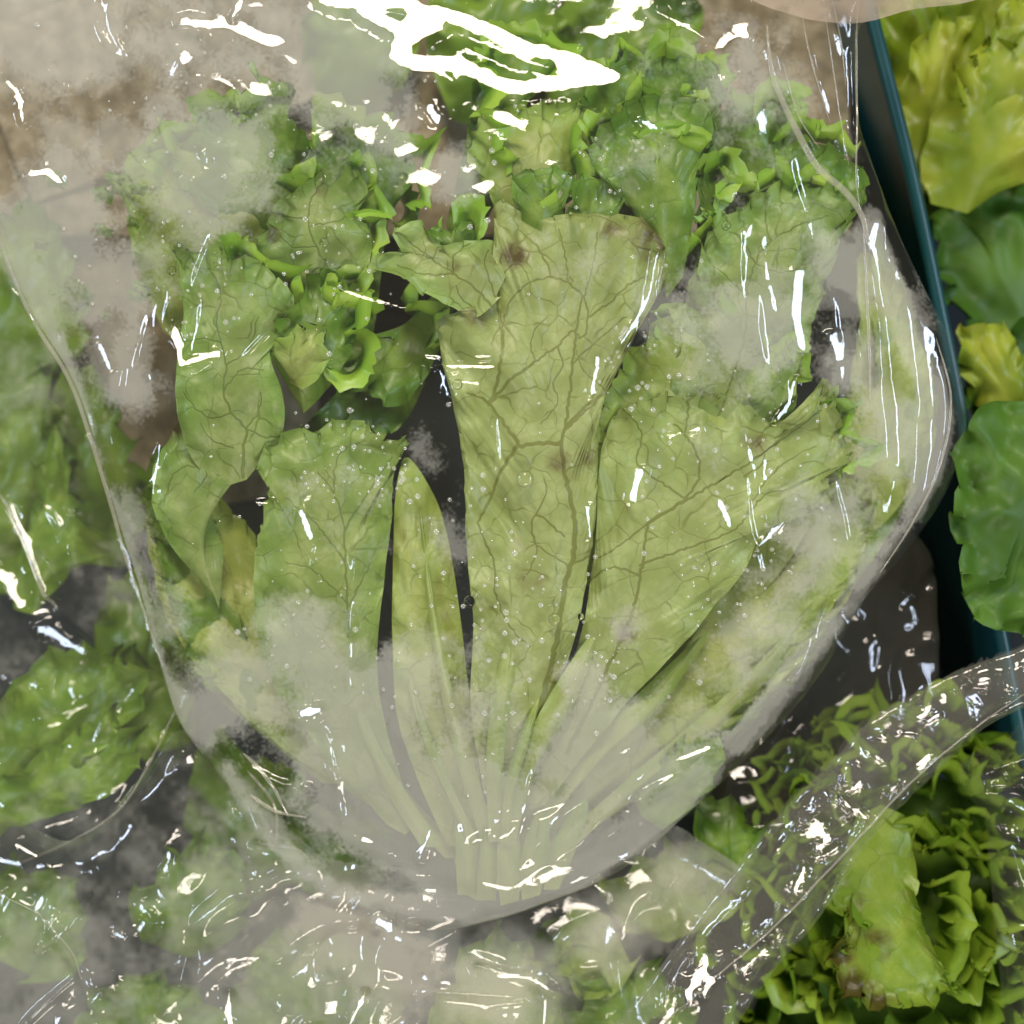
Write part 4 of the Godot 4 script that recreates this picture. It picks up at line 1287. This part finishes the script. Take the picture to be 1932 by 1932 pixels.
	# mist and smears of water on the inside
	var blobs := [[150, 330, 170, 0.7], [90, 450, 150, 0.7], [190, 560, 160, 0.7], [240, 720, 130, 0.7], [330, 300, 150, 0.6], [430, 340, 170, 0.75], [700, 190, 180, 0.45], [860, 350, 95, 0.85], [760, 300, 90, 0.4], [1180, 320, 120, 0.35], [1290, 600, 150, 0.5], [1420, 640, 150, 0.6], [1600, 500, 110, 0.7], [1600, 700, 110, 0.6], [1540, 1000, 160, 0.75], [1450, 1180, 160, 0.6], [1660, 840, 150, 0.55], [580, 1190, 130, 0.75], [640, 1330, 160, 0.6], [1130, 1390, 140, 0.95], [1100, 1270, 80, 0.8], [820, 1580, 200, 0.7], [980, 1650, 190, 0.8], [650, 1500, 190, 0.6], [420, 1330, 160, 0.6], [820, 850, 90, 0.4], [850, 1020, 100, 0.5], [760, 1250, 110, 0.5], [1220, 1480, 200, 0.6], [1180, 1180, 70, 0.6], [300, 60, 260, 0.6], [60, 60, 220, 0.85], [600, 60, 200, 0.4], [1420, 150, 160, 0.5], [960, 1640, 190, 0.6], [240, 1000, 110, 0.6], [1700, 600, 150, 0.4], [1730, 800, 150, 0.45], [560, 940, 70, 0.3], [1060, 500, 110, 0.3], [300, 1150, 120, 0.5], [700, 1450, 260, 0.4], [1000, 1560, 260, 0.4], [930, 1530, 330, 0.35], [820, 1330, 200, 0.2], [1350, 1330, 200, 0.4], [470, 1250, 200, 0.35], [330, 500, 220, 0.3], [600, 120, 320, 0.4], [1250, 80, 260, 0.25], [1450, 300, 260, 0.25], [1500, 560, 200, 0.35], [1340, 800, 200, 0.25], [680, 950, 200, 0.25], [900, 1250, 200, 0.3], [1150, 560, 200, 0.15]]
	for line in ["0,400 60,560 120,700 160,860 210,1020 250,1180 300,1300 370,1400", "1640,420 1680,560 1740,700 1770,800 1740,920 1640,1080 1540,1230 1400,1400", "430,1470 520,1600 640,1690 850,1715 1050,1670 1200,1580 1330,1470"]:
		for p in rounded(plan(line, 0.0), 0.007):
			blobs.append([p.x / S + 966.0, p.y / S + 966.0, 48, 0.55])
	var field := mist_field(g, 0.0, blobs, 0.08)
	put("mist", film_mesh(g, -0.0004, PackedFloat32Array(), 0.85), mist_material("mist_on_film", g, field, 0.28, 0.62, 0.25, 91, Color(0.84, 0.84, 0.78)), t)
	var dense := PackedFloat32Array()
	dense.resize(field.size())
	for k in field.size():
		dense[k] = field[k] - 0.2
	put("thick_mist", film_mesh(g, -0.0009, dense, 0.85), mist_material("thick_mist_on_film", g, field, 0.6, 0.7, 0.27, 92, Color(0.84, 0.84, 0.78)), t)
	for f in [["1440,60 1448,150 1480,230 1530,320 1585,368 1618,415 1630,470", 0.0012, 0.002], ["1500,0 1520,120 1560,240", 0.0004, 0.0003], ["1470,130 1500,230 1540,290", 0.0004, 0.0003], ["1560,0 1580,90 1590,170", 0.0004, 0.0003], ["1545,0 1560,120 1595,320", 0.0003, 0.0003], ["1612,0 1614,200 1608,330 1616,420", 0.0005, 0.0005], ["0,430 60,600 130,720 190,900 240,1080 300,1260", 0.0012, 0.0008], ["1620,420 1628,600 1632,760", 0.0006, 0.0008], ["460,1420 510,1470 545,1540", 0.0012, 0.0006], ["470,1500 520,1530 580,1540", 0.0009, 0.0006], ["1760,640 1790,760 1760,900 1660,1080", 0.0006, 0.0006]]:
		fold_tube(g, t, f[0], 0.0, f[1], f[2])
	drops(g, t)


func drops(g: Sheet, t: Node) -> void:
	var dome := SphereMesh.new()
	dome.radius = 1.0
	dome.height = 2.0
	dome.radial_segments = 12
	dome.rings = 6
	for d in [[990, 905, 16], [888, 1132, 12], [1045, 1165, 12], [618, 467, 9], [865, 730, 10], [1365, 433, 9], [1325, 412, 8], [765, 345, 9], [330, 515, 9], [412, 508, 9], [383, 575, 7], [1093, 1160, 7], [905, 1125, 6]]:
		var c := w3(d[0], d[1], 0.004)
		var o := put("water_drop", dome, M.water, t)
		o.position = Vector3(c.x, g.height(Vector2(c.x, c.z)) - 0.0003, c.z)
		o.scale = Vector3(1, 0.5, 1) * d[2] * S
	var r := RandomNumberGenerator.new()
	r.seed = 9
	var places := []
	for c in [[650, 860, 90, 40], [640, 500, 110, 30], [380, 560, 90, 26], [1230, 700, 110, 46], [900, 1050, 130, 40], [1000, 1150, 130, 30], [1120, 1260, 70, 40], [720, 880, 60, 30], [820, 250, 160, 30], [1150, 350, 90, 24], [600, 1200, 160, 40], [860, 1350, 160, 40], [1400, 900, 220, 50], [400, 300, 220, 40], [1380, 1080, 120, 40], [240, 500, 160, 26], [966, 800, 600, 120], [300, 100, 250, 30]]:
		for k in c[3]:
			var a := r.randf() * TAU
			var rad: float = c[2] * sqrt(r.randf())
			places.append([c[0] + cos(a) * rad, c[1] + sin(a) * rad, r.randf_range(1.4, 4.2) if r.randf() < 0.85 else r.randf_range(4.0, 6.5)])
	var mm := MultiMesh.new()
	mm.transform_format = MultiMesh.TRANSFORM_3D
	mm.mesh = dome
	mm.instance_count = places.size()
	for k in places.size():
		var p: Array = places[k]
		var c := w3(p[0], p[1], 0.004)
		mm.set_instance_transform(k, Transform3D(Basis.from_scale(Vector3(1, 0.6, 1) * (p[2] * S)), Vector3(c.x, g.height(Vector2(c.x, c.z)) - 0.0002, c.z)))
	var mi := MultiMeshInstance3D.new()
	mi.name = "small_water_drops"
	mi.multimesh = mm
	mi.material_override = M.bead
	mi.set_meta("kind", "stuff")
	t.add_child(mi)


func other_bags() -> void:
	# bag at the left, lower than the middle one
	var t := thing("plastic_bag", "crinkled clear bag around the bright green lettuce with lobed leaves", "plastic bag", Vector3.ZERO, "neighbouring plastic bags")
	var g := sheet("-90,440 60,520 180,700 260,960 330,1180 385,1330 320,1450 220,1560 120,1610 0,1650 -90,1660", -0.02, 0.0008)
	undulate(g, 0.003, 16.0, 41)
	crumple(g, 0.015, 0.0017, 41, 0.9, 2.4)
	for c in [["0,930 40,1000 75,1070 110,1150", 0.003, 0.0024], ["0,1040 40,1130 90,1150", 0.002, 0.0016], ["90,1130 180,1210 240,1270", 0.002, 0.0016], ["335,1330 280,1440 220,1530 130,1590 0,1650", 0.002, 0.0018], ["240,1290 150,1330 60,1360 0,1370", 0.0012, 0.0012], ["250,1310 200,1360 170,1430", 0.0012, 0.001], ["60,940 120,1000 130,1130", 0.001, 0.0012]]:
		crease(g, rounded(plan(c[0], -0.02), 0.004), c[1], c[2])
	crinkle(g, 60, 81, 0.005, 0.02, 0.0008, 0.0011)
	for f in [["20,950 70,1050 105,1120", 0.0016, 0], ["10,1080 30,1120 50,1140", 0.0028, 0], ["70,1155 90,1150", 0.002, 0], ["75,1185 110,1200 150,1230", 0.0022, 1], ["5,1275 12,1280", 0.0014, 1], ["55,1290 68,1295", 0.0014, 1], ["130,1300 136,1318", 0.0016, 1], ["100,1290 104,1296", 0.0012, 1]]:
		facet(g, plan(f[0], -0.02), f[1], f[2])
	edge_fall(g, 0.012, 0.02)
	put("film", film_mesh(g, 0.0), M.film_dull, t)
	var f1 := mist_field(g, -0.02, [[30, 700, 200, 0.4], [200, 1100, 130, 0.4], [20, 1250, 160, 0.2], [150, 1560, 200, 0.35]], 0.08)
	put("mist", film_mesh(g, -0.0004, PackedFloat32Array(), 0.85), mist_material("mist_on_bag", g, f1, 0.15, 0.8, 0.29, 93, Color(0.84, 0.84, 0.78), 2), t)
	for f in [["0,930 40,1000 75,1070 110,1150", 0.0012, 0.0016], ["335,1330 280,1440 220,1530 130,1590 0,1650", 0.0005, 0.0005]]:
		fold_tube(g, t, f[0], -0.02, f[1], f[2])

	# crumpled film along the bottom
	t = thing("plastic_bag", "heavily crumpled clear film spread below the middle bag's gathered end", "plastic bag", Vector3.ZERO, "neighbouring plastic bags")
	g = sheet("-90,1560 120,1600 250,1480 340,1380 470,1490 540,1580 640,1640 760,1650 900,1680 1040,1640 1150,1600 1250,1560 1330,1600 1420,1680 1330,1790 1240,1880 1180,2040 -90,2040", -0.006, 0.0008)
	undulate(g, 0.003, 13.0, 43)
	crumple(g, 0.015, 0.0042, 43, 2.3, 2.8)
	for c in [["0,1690 80,1730 160,1840 170,1960", 0.003, 0.002], ["160,1830 90,1890 20,1960", 0.002, 0.0014], ["170,1620 240,1720 260,1800", 0.0016, 0.0014], ["260,1800 400,1720 560,1640 680,1570", 0.0035, 0.004], ["480,1800 640,1740 800,1720 900,1700", 0.003, 0.004], ["300,1930 420,1800 520,1760", 0.003, 0.004], ["480,1830 540,1800 640,1800", 0.001, 0.0012], ["640,1950 680,1860 720,1800", 0.002, 0.002], ["700,1860 840,1870 1000,1890", 0.002, 0.002], ["870,1800 960,1830 1040,1850", 0.002, 0.002], ["520,1500 600,1620 620,1700", 0.002, 0.002], ["440,1560 480,1680 460,1760", 0.002, 0.002]]:
		crease(g, rounded(plan(c[0], -0.006), 0.004), c[1], c[2])
	crinkle(g, 50, 83, 0.012, 0.045, 0.0007, 0.0013, 2.4, 0.9)
	for f in [["75,1695 68,1720", 0.0018, 1], ["110,1720 90,1750 75,1790", 0.0009, 1], ["170,1690 140,1740 90,1780", 0.0008, 1], ["320,1610 312,1640", 0.0016, 1], ["270,1710 290,1740", 0.002, 1], ["275,1740 262,1750", 0.0016, 1], ["300,1680 304,1690", 0.0014, 1], ["715,1735 740,1745", 0.0024, 1], ["525,1885 530,1895", 0.0016, 1], ["190,1870 175,1890", 0.001, 1], ["460,1480 510,1530 525,1600", 0.0011, 0], ["480,1590 560,1610 590,1640", 0.0009, 0], ["690,1870 660,1930", 0.0014, 0], ["900,1830 1000,1850 1040,1870", 0.0016, 0], ["430,1880 440,1960", 0.002, 0], ["230,1850 240,1870", 0.001, 1], ["215,1760 235,1765", 0.0012, 1], ["560,1540 575,1600", 0.0008, 1], ["440,1510 446,1540", 0.0008, 0]]:
		facet(g, plan(f[0], -0.006), f[1], f[2])
	edge_fall(g, 0.01, 0.012)
	put("film", film_mesh(g, 0.0), M.film_dull, t)
	f1 = mist_field(g, -0.006, [[60, 1850, 250, 0.5], [500, 1700, 250, 0.4], [700, 1780, 250, 0.6], [700, 1740, 200, 0.4], [960, 1860, 150, 1.0], [1150, 1760, 120, 0.9], [1300, 1660, 160, 0.7], [800, 1900, 200, 0.5], [450, 1930, 200, 0.4], [500, 1850, 500, 0.15], [250, 1700, 300, 0.1]], 0.24)
	put("mist", film_mesh(g, -0.0004, PackedFloat32Array(), 0.85), mist_material("mist_on_crumpled_film", g, f1, 0.15, 0.8, 0.29, 94, Color(0.84, 0.84, 0.78), 2), t)
	for k in f1.size():
		f1[k] += 0.0
	var thick := PackedFloat32Array()
	thick.resize(f1.size())
	for k in f1.size():
		thick[k] = f1[k] - 0.25
	put("thick_mist", film_mesh(g, -0.001, thick, 0.85), mist_material("thick_mist_on_crumpled_film", g, f1, 0.75, 1.2, 0.4, 95, Color(0.88, 0.85, 0.75), 2), t)
	for f in [["0,1690 80,1730 140,1790 160,1840", 0.0004, 0.0004], ["460,1460 510,1530 525,1600", 0.0009, 0.0007], ["480,1590 560,1610 590,1640", 0.0007, 0.0005]]:
		fold_tube(g, t, f[0], -0.006, f[1], f[2])

	# dark film between the middle bag and the twisted one
	t = thing("plastic_bag", "dull clear film lying low between the middle bag and the twisted strip", "plastic bag", Vector3.ZERO, "neighbouring plastic bags")
	g = sheet("1180,1560 1380,1330 1560,1120 1660,1000 1720,1000 1765,1060 1772,1180 1776,1290 1760,1400 1650,1480 1560,1560 1420,1570 1300,1540", -0.024, 0.001)
	undulate(g, 0.001, 24.0, 47)
	crumple(g, 0.012, 0.0025, 47, 2.4, 2.0)
	crinkle(g, 60, 85, 0.006, 0.02, 0.001, 0.0016)
	facet(g, plan("1770,1080 1740,1110 1700,1140", -0.024), 0.0016, 1)
	edge_fall(g, 0.003, 0.002)
	put("film", film_mesh(g, 0.0), M.film_dull, t)

	# the twisted strip of film across the lower corner
	t = thing("film_strip", "flattened glossy tube of clear film twisted diagonally over the frilly lettuce", "plastic film")
	g = sheet("2010,1200 1920,1232 1830,1265 1730,1315 1640,1372 1590,1430 1520,1500 1440,1590 1350,1700 1260,1820 1160,1960 1130,2040 1340,2040 1400,1940 1480,1830 1570,1720 1640,1610 1690,1545 1760,1480 1850,1395 1940,1340 2010,1310", 0.012, 0.0006)
	undulate(g, 0.0018, 34.0, 51)
	crumple(g, 0.009, 0.0009, 51, 2.3, 1.8)
	for c in [["1960,1290 1860,1360 1740,1450 1660,1530 1560,1640 1440,1760 1300,1880 1200,1970", 0.003, 0.0022], ["1590,1440 1580,1480 1570,1510", 0.002, 0.0016], ["1570,1500 1620,1530 1640,1560", 0.0016, 0.0012], ["1570,1500 1600,1490 1640,1480", 0.0014, 0.0012], ["1440,1740 1480,1690 1520,1640", 0.0012, 0.001], ["1430,1790 1370,1800 1320,1820", 0.0012, 0.001]]:
		crease(g, rounded(plan(c[0], 0.012), 0.004), c[1], c[2])
	crinkle(g, 260, 87, 0.003, 0.014, 0.0007, 0.0009)
	for f in [["1530,1570 1545,1555 1560,1580 1545,1600", 0.0022, 0], ["1580,1500 1615,1480 1625,1485", 0.0012, 0], ["1580,1505 1630,1540 1640,1545", 0.0012, 0], ["1575,1510 1600,1540", 0.0008, 0], ["1680,1490 1690,1480", 0.0012, 0], ["1440,1790 1490,1780 1510,1775", 0.0009, 0], ["1330,1810 1310,1850 1290,1880", 0.0022, 0], ["1300,1830 1340,1840 1330,1870", 0.0014, 0], ["1270,1880 1240,1930", 0.0022, 0], ["1450,1790 1400,1830", 0.001, 0], ["1540,1620 1580,1600", 0.001, 0], ["1520,1640 1500,1680", 0.001, 0], ["1700,1380 1720,1380 1730,1390", 0.001, 0], ["1750,1360 1770,1350", 0.0009, 0], ["1800,1300 1830,1310 1850,1330", 0.0008, 1], ["1830,1290 1860,1300", 0.0008, 0], ["1590,1770 1598,1776", 0.0008, 1], ["1430,1860 1438,1866", 0.001, 1], ["1400,1890 1380,1910", 0.001, 1], ["1720,1310 1740,1330", 0.0008, 0], ["1480,1760 1490,1765", 0.0008, 1], ["1900,1290 1910,1300", 0.0012, 0]]:
		facet(g, plan(f[0], 0.012), f[1], f[2], 0.9)
	edge_fall(g, 0.009, 0.008)
	put("film", film_mesh(g, 0.0), M.film_tube, t)
	for f in [["1960,1290 1860,1360 1740,1450 1660,1530 1560,1640 1440,1760 1300,1880 1200,1970", 0.0005, 0.0005]]:
		fold_tube(g, t, f[0], 0.012, f[1], f[2])
	put("under_film", film_mesh(g, -0.004), M.film_dull, t)

	# gathered bag end at the far lower side
	t = thing("plastic_bag", "clear bag gathered into pleats at the edge beside the frilly lettuce", "plastic bag", Vector3.ZERO, "neighbouring plastic bags")
	g = sheet("2010,1380 1900,1410 1830,1440 1828,1490 1870,1560 1880,1660 1890,1760 1910,1960 1930,2040 2010,2040", -0.004, 0.0008)
	undulate(g, 0.002, 30.0, 53)
	crumple(g, 0.009, 0.0022, 53, 0.5, 3.0)
	for c in [["1830,1480 1900,1440 1980,1420", 0.002, 0.0014], ["1830,1485 1900,1480 1980,1480", 0.002, 0.0014], ["1832,1490 1900,1530 1980,1570", 0.002, 0.0014], ["1835,1495 1890,1580 1940,1680", 0.002, 0.0014]]:
		crease(g, rounded(plan(c[0], -0.004), 0.004), c[1], c[2])
	crinkle(g, 60, 89, 0.006, 0.02, 0.0008, 0.0012)
	for f in [["1865,1465 1855,1490", 0.001, 1], ["1880,1455 1884,1462", 0.0014, 1], ["1895,1450 1905,1450", 0.001, 1]]:
		facet(g, plan(f[0], -0.004), f[1], f[2])
	edge_fall(g, 0.008, 0.01)
	put("film", film_mesh(g, 0.0), M.film_dull, t)

	# stray flap of film over the top edge
	t = thing("film_flap", "flat flap of cloudy film along the top edge above the yellow lettuce", "plastic film")
	g = sheet("1300,-90 1990,-90 1860,-6 1720,18 1620,44 1500,30 1400,-10", 0.012, 0.001)
	undulate(g, 0.002, 20.0, 57, 0.0005)
	crinkle(g, 20, 88, 0.006, 0.02, 0.0006, 0.0014)
	put("film", film_mesh(g, 0.0), M.film_dull, t)
	put("mist", film_mesh(g, -0.0005, PackedFloat32Array(), 0.85), mist_material("mist_on_flap", g, mist_field(g, 0.012, [], 0.6), 0.1, 0.7, 0.5, 97, Color(0.8, 0.72, 0.62), 2), t)
